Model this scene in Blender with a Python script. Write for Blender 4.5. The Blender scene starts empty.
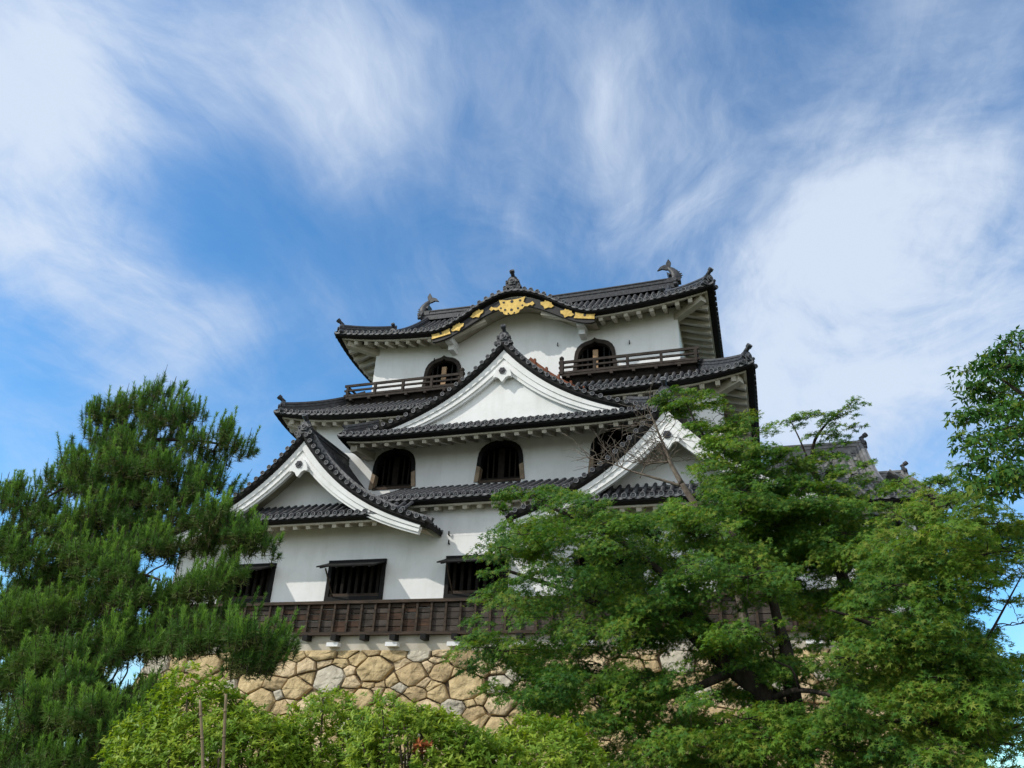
import bpy, math, random
import numpy as np
from mathutils import Vector, Matrix
from mathutils.geometry import tessellate_polygon

random.seed(7); RNG = np.random.default_rng(11)
SC = bpy.context.scene
COL = SC.collection

# ------------------------------------------------------------------ camera
F_PX = 769.0
PITCH, ROLL, YAW = math.radians(27.14), math.radians(-2.56), math.radians(18.18)
def cam_axes(p, r, yaw):
    fw = Vector((-math.sin(yaw)*math.cos(p), math.cos(yaw)*math.cos(p), math.sin(p)))
    rt = Vector((math.cos(yaw), math.sin(yaw), 0)); dn = -rt.cross(fw)
    return rt*math.cos(r)+dn*math.sin(r), -rt*math.sin(r)+dn*math.cos(r), fw
RT, DN, FW = cam_axes(PITCH, ROLL, YAW)
cd = bpy.data.cameras.new('camera'); cam = bpy.data.objects.new('camera', cd); COL.objects.link(cam)
cd.sensor_width = 36; cd.lens = F_PX/1024*36; cd.clip_start = 0.1; cd.clip_end = 6000
cam.matrix_world = Matrix(((RT.x, -DN.x, -FW.x, 0), (RT.y, -DN.y, -FW.y, 0), (RT.z, -DN.z, -FW.z, 0), (0, 0, 0, 1)))
SC.camera = cam
def ray(px, py):
    return (RT*((px-512)/F_PX) + DN*((py-384)/F_PX) + FW)
def at(px, py, Y):
    d = ray(px, py); return d*(Y/d.y)

# ------------------------------------------------------------------ light and exposure
SUN_DIR = Vector((-1.40, -1.0, 1.40)).normalized()        # towards the sun
SUN_EL = math.asin(SUN_DIR.z); SUN_AZ = math.atan2(SUN_DIR.x, SUN_DIR.y)
SC.view_settings.view_transform = 'Standard'; SC.view_settings.look = 'None'
SC.view_settings.exposure = 0.25; SC.view_settings.gamma = 1.0; SC.view_settings.use_curve_mapping = False
sl = bpy.data.lights.new('sun', 'SUN'); sl.energy = 2.65; sl.angle = math.radians(0.53); sl.color = (1.0, 0.95, 0.86)
so = bpy.data.objects.new('sun', sl); COL.objects.link(so)
so.rotation_euler = SUN_DIR.to_track_quat('Z', 'Y').to_euler(); so.location = (-30, -20, 60)
SKY_STRENGTH = 0.12
CLOUD_GAIN = 1.0

def N(nt, typ, **kw):
    n = nt.nodes.new(typ)
    for k, v in kw.items(): setattr(n, k, v)
    return n
def mth(nt, op, a, b=None, c=None, clamp=False):
    n = nt.nodes.new('ShaderNodeMath'); n.operation = op; n.use_clamp = clamp
    for i, x in enumerate((a, b, c)):
        if x is None: continue
        if isinstance(x, (int, float)): n.inputs[i].default_value = x
        else: nt.links.new(x, n.inputs[i])
    return n.outputs[0]

# clouds: (pixel-free) unit directions, baked from where each cloud stands in the sky; k = tightness, a = amount
CLOUDS = [  # px, py, radius px, amount (negative: a clear patch)
    (15,110,60,.75),(45,170,60,.80),(95,215,45,.60),(140,255,38,.50),(25,60,50,.45),(165,90,45,.42),(210,112,30,.36),(110,30,60,.38),(60,20,50,.30),
    (10,260,40,.40),(30,310,50,.50),(110,318,50,.48),(190,325,45,.42),(260,325,45,.34),(330,318,40,.26),(130,365,60,.22),(240,300,20,.20),
    (290,70,70,.42),(350,120,60,.42),(330,170,50,.25),(380,60,50,.20),(320,20,70,.30),(470,40,70,.30),(560,90,90,.30),(612,30,38,.36),(600,95,28,.34),(585,140,26,.22),(660,60,80,.26),
    (540,210,70,.34),(500,255,60,.36),(620,210,80,.34),(700,150,90,.30),(420,285,40,.22),(640,250,50,.26),
    (950,185,50,.50),(900,220,55,.62),(850,260,60,.70),(800,300,60,.72),(760,345,60,.62),(880,330,80,.50),(960,300,80,.42),(1000,340,70,.40),(930,390,70,.40),(830,390,70,.50),(760,420,60,.45),(1010,240,60,.25),
    (800,70,120,.20),(950,50,90,.28),(900,110,70,.20),(1000,130,60,.22),(730,230,60,.30),
    (330,240,60,-.22),(240,225,50,-.18),(430,225,45,-.15),(50,400,60,-.15),(190,175,30,-.20),(420,110,35,-.15),
    (60,560,120,.35),(110,680,80,.50),(980,640,120,.45),
]
def build_world():
    w = bpy.data.worlds.new('World'); SC.world = w; w.use_nodes = True
    nt = w.node_tree; nt.nodes.clear()
    out = N(nt, 'ShaderNodeOutputWorld'); bg = N(nt, 'ShaderNodeBackground')
    sky = N(nt, 'ShaderNodeTexSky'); sky.sky_type = 'NISHITA'; sky.sun_disc = False
    sky.sun_elevation = SUN_EL; sky.sun_rotation = SUN_AZ; sky.altitude = 100; sky.air_density = 1.0; sky.dust_density = 0.3; sky.ozone_density = 2.0
    tc = N(nt, 'ShaderNodeTexCoord'); gen = tc.outputs['Generated']
    # cloud sheet coordinates: direction projected on a high flat layer
    sep = N(nt, 'ShaderNodeSeparateXYZ'); nt.links.new(gen, sep.inputs[0])
    zz = mth(nt, 'ADD', mth(nt, 'MAXIMUM', sep.outputs['Z'], 0.0), 0.22)
    cx = mth(nt, 'DIVIDE', sep.outputs['X'], zz); cy = mth(nt, 'DIVIDE', sep.outputs['Y'], zz)
    comb = N(nt, 'ShaderNodeCombineXYZ'); nt.links.new(cx, comb.inputs[0]); nt.links.new(cy, comb.inputs[1])
    wn = N(nt, 'ShaderNodeTexNoise'); wn.inputs['Scale'].default_value = 1.3; wn.inputs['Detail'].default_value = 4; nt.links.new(comb.outputs[0], wn.inputs['Vector'])
    ws = N(nt, 'ShaderNodeVectorMath'); ws.operation = 'SUBTRACT'; nt.links.new(wn.outputs['Color'], ws.inputs[0]); ws.inputs[1].default_value = (.5, .5, .5)
    wm = N(nt, 'ShaderNodeVectorMath'); wm.operation = 'SCALE'; nt.links.new(ws.outputs[0], wm.inputs[0]); wm.inputs['Scale'].default_value = .30
    wa = N(nt, 'ShaderNodeVectorMath'); wa.operation = 'ADD'; nt.links.new(comb.outputs[0], wa.inputs[0]); nt.links.new(wm.outputs[0], wa.inputs[1])
    def noise(scale, detail, rough, sx, sy, rot, dist=0.0, off=0.0):
        mp = N(nt, 'ShaderNodeMapping'); mp.inputs['Scale'].default_value = (sx, sy, 1); mp.inputs['Rotation'].default_value = (0, 0, rot)
        mp.inputs['Location'].default_value = (off, off*.7, off*.3)
        nt.links.new(wa.outputs[0], mp.inputs[0])
        n = N(nt, 'ShaderNodeTexNoise'); n.inputs['Scale'].default_value = scale; n.inputs['Detail'].default_value = detail
        n.inputs['Roughness'].default_value = rough; n.inputs['Distortion'].default_value = dist
        nt.links.new(mp.outputs[0], n.inputs['Vector']); return n.outputs['Fac']
    n1 = noise(1.5, 9, .60, 1.0, .75, math.radians(20), 1.1)
    n2 = noise(3.8, 10, .60, 1.0, .80, math.radians(35), 1.0, 3.1)
    n3 = noise(12.0, 10, .70, 1.0, .50, math.radians(60), .9, 7.7)
    tot = None
    for px, py, r, a in CLOUDS:
        d = ray(px, py).normalized(); ang = r/F_PX*.95; k = 1.0/(ang*ang)
        vm = N(nt, 'ShaderNodeVectorMath'); vm.operation = 'DOT_PRODUCT'; nt.links.new(gen, vm.inputs[0]); vm.inputs[1].default_value = d
        e = mth(nt, 'POWER', math.e, mth(nt, 'MULTIPLY', mth(nt, 'SUBTRACT', vm.outputs['Value'], 1.0), k))
        e = mth(nt, 'MULTIPLY', e, a*.68)
        tot = e if tot is None else mth(nt, 'ADD', tot, e)
    # unseen bright cloud added behind the viewer to lift and whiten the shade
    vm = N(nt, 'ShaderNodeVectorMath'); vm.operation = 'DOT_PRODUCT'; nt.links.new(gen, vm.inputs[0]); vm.inputs[1].default_value = Vector((.25, -.85, .45)).normalized()
    fill_cloud = N(nt, 'ShaderNodeMapRange'); fill_cloud.interpolation_type = 'SMOOTHSTEP'; fill_cloud.inputs['From Min'].default_value = -.15; fill_cloud.inputs['From Max'].default_value = .6; nt.links.new(vm.outputs['Value'], fill_cloud.inputs['Value'])
    tot = mth(nt, 'ADD', tot, mth(nt, 'MULTIPLY', fill_cloud.outputs[0], 1.3))
    nn = mth(nt, 'ADD', mth(nt, 'MULTIPLY', n1, 1.20), mth(nt, 'ADD', mth(nt, 'MULTIPLY', n2, .62), mth(nt, 'MULTIPLY', n3, .22)))   # about .93 on average
    dens = mth(nt, 'ADD', mth(nt, 'MULTIPLY', mth(nt, 'ADD', tot, .15), mth(nt, 'POWER', mth(nt, 'MULTIPLY', mth(nt, 'MAXIMUM', nn, 0.01), .95), 2.6)), mth(nt, 'MULTIPLY', mth(nt, 'SUBTRACT', nn, 1.03), .55))
    mr = N(nt, 'ShaderNodeMapRange'); mr.interpolation_type = 'SMOOTHSTEP'
    mr.inputs['From Min'].default_value = .0; mr.inputs['From Max'].default_value = 1.75; nt.links.new(dens, mr.inputs['Value'])
    fac = mth(nt, 'MULTIPLY', mr.outputs[0], .92)
    skm = N(nt, 'ShaderNodeVectorMath'); skm.operation = 'MULTIPLY'; nt.links.new(sky.outputs[0], skm.inputs[0])
    skm.inputs[1].default_value = (SKY_STRENGTH*.66, SKY_STRENGTH*1.20, SKY_STRENGTH*1.48)
    cl = N(nt, 'ShaderNodeMixRGB'); nt.links.new(fill_cloud.outputs[0], cl.inputs[0])
    cl.inputs[1].default_value = (.60*CLOUD_GAIN, .68*CLOUD_GAIN, .80*CLOUD_GAIN, 1); cl.inputs[2].default_value = (1.04, 1.04, 1.02, 1)
    mx = N(nt, 'ShaderNodeMixRGB'); nt.links.new(fac, mx.inputs[0]); nt.links.new(skm.outputs[0], mx.inputs[1]); nt.links.new(cl.outputs[0], mx.inputs[2])
    nt.links.new(mx.outputs[0], bg.inputs['Color']); bg.inputs['Strength'].default_value = 1.0
    nt.links.new(bg.outputs[0], out.inputs[0])
build_world()

# ------------------------------------------------------------------ materials
def mat(name, col, rough=.7, metal=0.0, var=.0, vscale=2.0, col2=None, bump=0.0, bscale=20.0, spec=.35, detail=6, stretch=None, contrast=(.35,.65), bdist=.05):
    m = bpy.data.materials.new(name); m.use_nodes = True; nt = m.node_tree
    b = nt.nodes['Principled BSDF']; b.inputs['Roughness'].default_value = rough; b.inputs['Metallic'].default_value = metal
    b.inputs['Specular IOR Level'].default_value = spec
    b.inputs['Base Color'].default_value = (*col, 1)
    tc = N(nt, 'ShaderNodeTexCoord'); vec = tc.outputs['Object']
    if stretch:
        mp = N(nt, 'ShaderNodeMapping'); mp.inputs['Scale'].default_value = stretch; nt.links.new(vec, mp.inputs[0]); vec = mp.outputs[0]
    if col2 is not None or var:
        if col2 is None: col2 = tuple(c*(1-var) for c in col)
        n = N(nt, 'ShaderNodeTexNoise'); n.inputs['Scale'].default_value = vscale; n.inputs['Detail'].default_value = detail; n.inputs['Roughness'].default_value = .62
        nt.links.new(vec, n.inputs['Vector'])
        r = N(nt, 'ShaderNodeValToRGB'); r.color_ramp.elements[0].position = contrast[0]; r.color_ramp.elements[1].position = contrast[1]
        r.color_ramp.elements[0].color = (*col2, 1); r.color_ramp.elements[1].color = (*col, 1)
        nt.links.new(n.outputs['Fac'], r.inputs[0]); nt.links.new(r.outputs[0], b.inputs['Base Color'])
    if bump:
        n = N(nt, 'ShaderNodeTexNoise'); n.inputs['Scale'].default_value = bscale; n.inputs['Detail'].default_value = 6; nt.links.new(vec, n.inputs['Vector'])
        bp = N(nt, 'ShaderNodeBump'); bp.inputs['Strength'].default_value = bump; bp.inputs['Distance'].default_value = bdist
        nt.links.new(n.outputs['Fac'], bp.inputs['Height']); nt.links.new(bp.outputs[0], b.inputs['Normal'])
    return m
def leaf_mat(name, col, col2, trans, vscale=1.2, rough=.55):
    m = bpy.data.materials.new(name); m.use_nodes = True; nt = m.node_tree; nt.nodes.clear()
    out = N(nt, 'ShaderNodeOutputMaterial'); b = N(nt, 'ShaderNodeBsdfPrincipled'); b.inputs['Roughness'].default_value = rough; b.inputs['Specular IOR Level'].default_value = .18
    tr = N(nt, 'ShaderNodeBsdfTranslucent'); mix = N(nt, 'ShaderNodeMixShader'); mix.inputs[0].default_value = trans
    tc = N(nt, 'ShaderNodeTexCoord'); n = N(nt, 'ShaderNodeTexNoise'); n.inputs['Scale'].default_value = vscale; n.inputs['Detail'].default_value = 5
    nt.links.new(tc.outputs['Object'], n.inputs['Vector'])
    r = N(nt, 'ShaderNodeValToRGB'); r.color_ramp.elements[0].position = .35; r.color_ramp.elements[1].position = .65
    r.color_ramp.elements[0].color = (*col2, 1); r.color_ramp.elements[1].color = (*col, 1); nt.links.new(n.outputs['Fac'], r.inputs[0])
    nt.links.new(r.outputs[0], b.inputs['Base Color'])
    hs = N(nt, 'ShaderNodeHueSaturation'); hs.inputs['Saturation'].default_value = 1.1; hs.inputs['Value'].default_value = 1.15; hs.inputs['Hue'].default_value = .49
    nt.links.new(r.outputs[0], hs.inputs['Color']); nt.links.new(hs.outputs[0], tr.inputs['Color'])
    nt.links.new(b.outputs[0], mix.inputs[1]); nt.links.new(tr.outputs[0], mix.inputs[2]); nt.links.new(mix.outputs[0], out.inputs[0])
    return m

def plaster_mat():
    m = mat('white_plaster', (.83,.83,.82), .85, col2=(.76,.76,.74), vscale=1.1, bump=.10, bscale=9, spec=.2, contrast=(.3,.6))
    nt = m.node_tree; b = nt.nodes['Principled BSDF']; src = b.inputs['Base Color'].links[0].from_socket
    tc = N(nt, 'ShaderNodeTexCoord'); mp = N(nt, 'ShaderNodeMapping'); mp.inputs['Scale'].default_value = (1.5, 1.5, .22); nt.links.new(tc.outputs['Object'], mp.inputs[0])
    n = N(nt, 'ShaderNodeTexNoise'); n.inputs['Scale'].default_value = 1.0; n.inputs['Detail'].default_value = 7; n.inputs['Roughness'].default_value = .65; nt.links.new(mp.outputs[0], n.inputs['Vector'])
    r = N(nt, 'ShaderNodeValToRGB'); r.color_ramp.elements[0].position = .28; r.color_ramp.elements[1].position = .52
    r.color_ramp.elements[0].color = (.80,.79,.76,1); r.color_ramp.elements[1].color = (1,1,1,1); nt.links.new(n.outputs['Fac'], r.inputs[0])
    mx = N(nt, 'ShaderNodeMixRGB'); mx.blend_type = 'MULTIPLY'; mx.inputs[0].default_value = .5; nt.links.new(src, mx.inputs[1]); nt.links.new(r.outputs[0], mx.inputs[2])
    nt.links.new(mx.outputs[0], b.inputs['Base Color']); return m
M = {}
M['plaster'] = plaster_mat()
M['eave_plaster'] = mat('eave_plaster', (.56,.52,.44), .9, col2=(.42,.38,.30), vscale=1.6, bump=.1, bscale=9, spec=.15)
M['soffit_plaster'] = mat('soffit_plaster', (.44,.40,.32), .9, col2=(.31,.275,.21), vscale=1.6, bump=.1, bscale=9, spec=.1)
M['tile'] = mat('roof_tile', (.050,.053,.060), .5, col2=(.016,.017,.021), vscale=6.5, bump=.15, bscale=25, spec=.45)
M['tile_rim'] = mat('catchlight_tile_rim', (.22,.222,.228), .6, col2=(.035,.037,.041), vscale=9, bump=.15, bscale=25)  # paler rims: the light their edges catch is put into the colour
M['glint_tile'] = mat('sun_glint_tile', (.20,.20,.20), .6, col2=(.10,.10,.10), vscale=3, bump=.2, bscale=20)  # paler grey: sun glint on the turret tiles put into the colour
M['ridge'] = mat('ridge_tile', (.060,.062,.068), .5, col2=(.018,.019,.022), vscale=8, bump=.2, bscale=20)
M['dark'] = mat('black_timber_and_eave_shade', (.014,.013,.012), .75, col2=(.008,.008,.008), vscale=3, spec=.2)  # real black timber, and the painted shade under the tile edges
M['void'] = mat('dark_interior', (.006,.006,.006), .9, spec=.05)
M['wood'] = mat('weathered_timber', (.085,.060,.042), .8, col2=(.032,.024,.019), vscale=1.5, bump=.3, bscale=12, stretch=(1,1,6), spec=.2)
M['dark_wood'] = mat('dark_timber_and_gap_shade', (.022,.018,.015), .85, col2=(.012,.010,.009), vscale=4, spec=.1)
M['rail'] = mat('railing_timber', (.055,.043,.035), .8, col2=(.025,.020,.017), vscale=3, bump=.2, bscale=14, spec=.2)
M['sunlit_board'] = mat('sun_reddened_timber', (.24,.085,.042), .75, col2=(.12,.045,.026), vscale=2.5, bump=.2, bscale=14, spec=.2)
M['board'] = mat('weatherboard_timber', (.100,.058,.038), .85, col2=(.030,.023,.019), vscale=.7, bump=.35, bscale=10, stretch=(1,1,3.5), spec=.15, contrast=(.38,.62))
M['board_grey'] = mat('weatherboard_grey', (.10,.082,.070), .85, col2=(.040,.033,.028), vscale=.9, bump=.35, bscale=10, stretch=(1,1,3.5), spec=.15)
M['paleboard'] = mat('pale_timber', (.46,.30,.17), .7, col2=(.30,.19,.11), vscale=4, stretch=(1,1,.3), spec=.2)
M['jamb'] = mat('lit_timber_jamb', (.36,.27,.19), .8, col2=(.20,.15,.10), vscale=3, spec=.2)
M['gold'] = mat('gilt_metal', (.66,.46,.13), .42, .5, col2=(.42,.28,.07), vscale=8, spec=.5)
M['lacquer'] = mat('black_lacquer', (.030,.028,.027), .6, col2=(.016,.015,.015), vscale=4)
M['flower'] = mat('dark_flower', (.03,.03,.036), .6)
M['stoneA'] = mat('tan_stone', (.57,.44,.245), .9, col2=(.33,.245,.125), vscale=2.6, bump=1.0, bscale=4.5, bdist=.14, contrast=(.30,.62), spec=.15)
M['stoneB'] = mat('ochre_stone', (.63,.50,.32), .9, col2=(.40,.30,.175), vscale=2.6, bump=1.0, bscale=4.5, bdist=.14, contrast=(.30,.62), spec=.15)
M['stoneC'] = mat('grey_stone', (.52,.475,.38), .9, col2=(.31,.275,.21), vscale=2.6, bump=1.0, bscale=4.5, bdist=.14, contrast=(.30,.62), spec=.15)
M['stoneD'] = mat('brown_stone', (.50,.375,.21), .9, col2=(.27,.20,.11), vscale=2.6, bump=1.0, bscale=4.5, bdist=.14, contrast=(.30,.62), spec=.15)
M['gapdark'] = mat('stone_joint', (.22,.165,.105), .95, col2=(.10,.075,.05), vscale=5, spec=.1)
M['bark'] = mat('dark_bark', (.055,.043,.034), .9, col2=(.022,.018,.015), vscale=8, bump=.8, bscale=14, stretch=(1,1,.35), spec=.15)
M['bark_light'] = mat('grey_bark', (.16,.125,.09), .9, col2=(.06,.047,.035), vscale=6, bump=.6, bscale=12, stretch=(1,1,.4), spec=.15)
M['deadwood'] = mat('bare_branch_bark', (.20,.165,.13), .9, col2=(.10,.08,.065), vscale=8, spec=.15)
M['bamboo'] = mat('dry_bamboo', (.24,.18,.10), .6, col2=(.15,.11,.06), vscale=6, stretch=(1,1,.4), spec=.3)
M['pine'] = leaf_mat('pine_needle', (.125,.240,.046), (.065,.155,.032), .24, 1.0, .5)
M['pine_new'] = leaf_mat('new_pine_needle', (.230,.400,.068), (.140,.290,.050), .28, 1.5, .5)
M['pine_old'] = leaf_mat('old_pine_needle', (.130,.185,.044), (.110,.120,.038), .16, 1.0, .6)
M['mapleA'] = leaf_mat('maple_leaf', (.180,.315,.038), (.075,.180,.027), .44, .8)
M['mapleB'] = leaf_mat('maple_leaf_olive', (.255,.305,.044), (.125,.205,.031), .40, .8)
M['mapleC'] = leaf_mat('maple_leaf_deep', (.085,.195,.030), (.035,.110,.021), .36, .8)
M['shrub'] = leaf_mat('shrub_leaf', (.250,.370,.042), (.135,.255,.032), .34, 2.0, .4)
M['shrub2'] = leaf_mat('young_shrub_leaf', (.370,.460,.055), (.250,.360,.042), .38, 2.0, .4)
M['rust'] = leaf_mat('rusty_leaf', (.42,.13,.045), (.30,.09,.03), .25, 2.0)
M['ground'] = mat('gravel_ground', (.16,.14,.09), .95, col2=(.07,.08,.03), vscale=.35, bump=.5, bscale=6, spec=.1)

# ------------------------------------------------------------------ mesh helpers
class MB:
    def __init__(s): s.v=[]; s.f=[]; s.m=[]; s.sm=[]
    def add(s, vs, fs, m=0, smooth=False):
        b=len(s.v); s.v.extend([tuple(x) for x in vs])
        for f in fs: s.f.append(tuple(b+i for i in f)); s.m.append(m); s.sm.append(smooth)
    def box(s, x0,x1,y0,y1,z0,z1, m=0):
        s.add([(x,y,z) for z in (z0,z1) for y in (y0,y1) for x in (x0,x1)], [(0,2,3,1),(4,5,7,6),(0,1,5,4),(2,6,7,3),(0,4,6,2),(1,3,7,5)], m)
    def obox(s, p0, p1, w, h, m=0, up=Vector((0,0,1)), h0=None):
        """bar from p0 to p1; w = width sideways, h = height; p0/p1 on its centre line"""
        p0=Vector(p0); p1=Vector(p1); d=(p1-p0).normalized(); sd=d.cross(up)
        if sd.length<1e-4: sd=d.cross(Vector((0,1,0)))
        sd.normalize(); u=sd.cross(d).normalized(); a=sd*(w/2); b=u*(h/2)
        vs=[p+q for p in (p0,p1) for q in (-a-b, a-b, a+b, -a+b)]
        s.add(vs, [(0,3,2,1),(4,5,6,7),(0,1,5,4),(1,2,6,5),(2,3,7,6),(3,0,4,7)], m)
    def grid(s, rows, m=0, smooth=False):
        """rows: list of equal-length point lists"""
        n=len(rows[0]); vs=[p for r in rows for p in r]
        fs=[(i*n+j, i*n+j+1, (i+1)*n+j+1, (i+1)*n+j) for i in range(len(rows)-1) for j in range(n-1)]
        s.add(vs, fs, m, smooth)
    def tube(s, pts, rad, n=8, m=0, smooth=True, cap=True):
        pts=[Vector(p) for p in pts]; rows=[]; ref=None
        for i,p in enumerate(pts):
            t=(pts[min(i+1,len(pts)-1)]-pts[max(i-1,0)]).normalized()
            if ref is None:
                ref=t.cross(Vector((0,0,1)))
                if ref.length<.05: ref=t.cross(Vector((1,0,0)))
            ref=(ref-t*ref.dot(t)).normalized(); b=t.cross(ref)
            r=rad[i] if isinstance(rad,(list,tuple)) else rad
            rows.append([p+ref*(r*math.cos(a))+b*(r*math.sin(a)) for a in [2*math.pi*k/n for k in range(n)]])
        b0=len(s.v); s.v.extend([tuple(q) for r in rows for q in r])
        for i in range(len(rows)-1):
            for k in range(n):
                s.f.append((b0+i*n+k, b0+i*n+(k+1)%n, b0+(i+1)*n+(k+1)%n, b0+(i+1)*n+k)); s.m.append(m); s.sm.append(smooth)
        if cap:
            s.f.append(tuple(b0+k for k in range(n))[::-1]); s.m.append(m); s.sm.append(False)
            e=b0+(len(rows)-1)*n; s.f.append(tuple(e+k for k in range(n))); s.m.append(m); s.sm.append(False)
    def prism(s, outline, ext, m=0, m_side=None):
        """outline: list of Vector (planar), ext: extrusion Vector"""
        o=[Vector(p) for p in outline]; n=len(o); tri=tessellate_polygon([o])
        ms=m if m_side is None else m_side
        s.add(o, tri, m); s.add([p+ext for p in o], [t[::-1] for t in tri], m)
        s.add(o+[p+ext for p in o], [(i,(i+1)%n,n+(i+1)%n,n+i) for i in range(n)], ms)
    def build(s, name, mats, parent=None, root=None):
        me=bpy.data.meshes.new(name); me.from_pydata(s.v,[],s.f)
        for k in (mats if isinstance(mats,(list,tuple)) else [mats]): me.materials.append(M[k])
        me.polygons.foreach_set('material_index', s.m); me.polygons.foreach_set('use_smooth', s.sm); me.update()
        o=bpy.data.objects.new(name, me); COL.objects.link(o); put(o,parent); return o
def put(o, parent):
    if parent is not None:
        o.parent=parent
        if parent.type=='EMPTY': o.location=-parent.location
def thing(name, label, cat, loc, group=None):
    o=bpy.data.objects.new(name,None); COL.objects.link(o); o.location=loc; o.empty_display_size=.5
    o['label']=label; o['category']=cat
    if group: o['group']=group
    return o
def tag(o, label, cat, group=None):
    o['label']=label; o['category']=cat
    if group: o['group']=group
    return o
def mesh_np(name, V, F, matidx, mats, parent=None):
    """V (n,3), F (k,3 or 4) numpy"""
    me=bpy.data.meshes.new(name); nv=len(V); nf,k=F.shape
    me.vertices.add(nv); me.vertices.foreach_set('co', V.astype(np.float32).ravel())
    me.loops.add(nf*k); me.loops.foreach_set('vertex_index', F.astype(np.int32).ravel())
    me.polygons.add(nf); me.polygons.foreach_set('loop_start', np.arange(0,nf*k,k,dtype=np.int32))
    for q in mats: me.materials.append(M[q])
    me.polygons.foreach_set('material_index', matidx.astype(np.int32)); me.update(calc_edges=True); me.validate()
    o=bpy.data.objects.new(name, me); COL.objects.link(o); put(o,parent); return o

# ------------------------------------------------------------------ tiled roofs
TS = .30            # spacing of the round tile rows
def tile_row(mb, P, ts, nrm, e, r=.078, m=0):
    """one row of round tiles climbing the points P(t); nrm: up normal, e: sideways unit"""
    rows=[]; k=0
    for t0,t1 in zip(ts[:-1],ts[1:]):
        for t,rr in ((t0,r),(t1,r*.84)):
            c=P(t); rows.append([c+e*(rr*math.cos(a))+nrm*(rr*math.sin(a)*1.05) for a in (math.pi, math.pi*.75, math.pi*.5, math.pi*.25, 0)])
    mb.grid(rows, m, True)
def cap_disc(mb, c, o, up, r=.098, m=0, m_rim=1):
    """round end tile facing o"""
    o=o.normalized(); sd=o.cross(up).normalized(); u=sd.cross(o).normalized(); n=10
    ring=lambda rr,d: [c+o*d+sd*(rr*math.cos(2*math.pi*k/n))+u*(rr*math.sin(2*math.pi*k/n)) for k in range(n)]
    R=[ring(r,-.10), ring(r,.03), ring(r*.76,.03), ring(r*.70,.012), ring(r*.32,.012), ring(r*.26,.028)]
    b=len(mb.v); mb.v.extend([tuple(p) for q in R for p in q])
    for i,mm in ((0,m),(1,m_rim),(2,m_rim),(3,m),(4,m)):
        for k in range(n):
            mb.f.append((b+i*n+k,b+i*n+(k+1)%n,b+(i+1)*n+(k+1)%n,b+(i+1)*n+k)); mb.m.append(mm); mb.sm.append(False)
    mb.f.append(tuple(b+5*n+k for k in range(n))); mb.m.append(m); mb.sm.append(False)
Z3=Vector((0,0,1))
class Rafters:
    """front rafters are parts of their own; those of the far sides are one mass"""
    def __init__(s): s.single=[]; s.rest=MB()
    def add(s,p0,p1,front):
        m=MB() if front else s.rest
        m.obox(p0,p1,.17,.19,0)
        if front: s.single.append(m)
    def build(s,parent):
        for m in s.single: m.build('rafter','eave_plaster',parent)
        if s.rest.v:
            o=s.rest.build('side_rafters','eave_plaster',parent); o['kind']='stuff'
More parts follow.
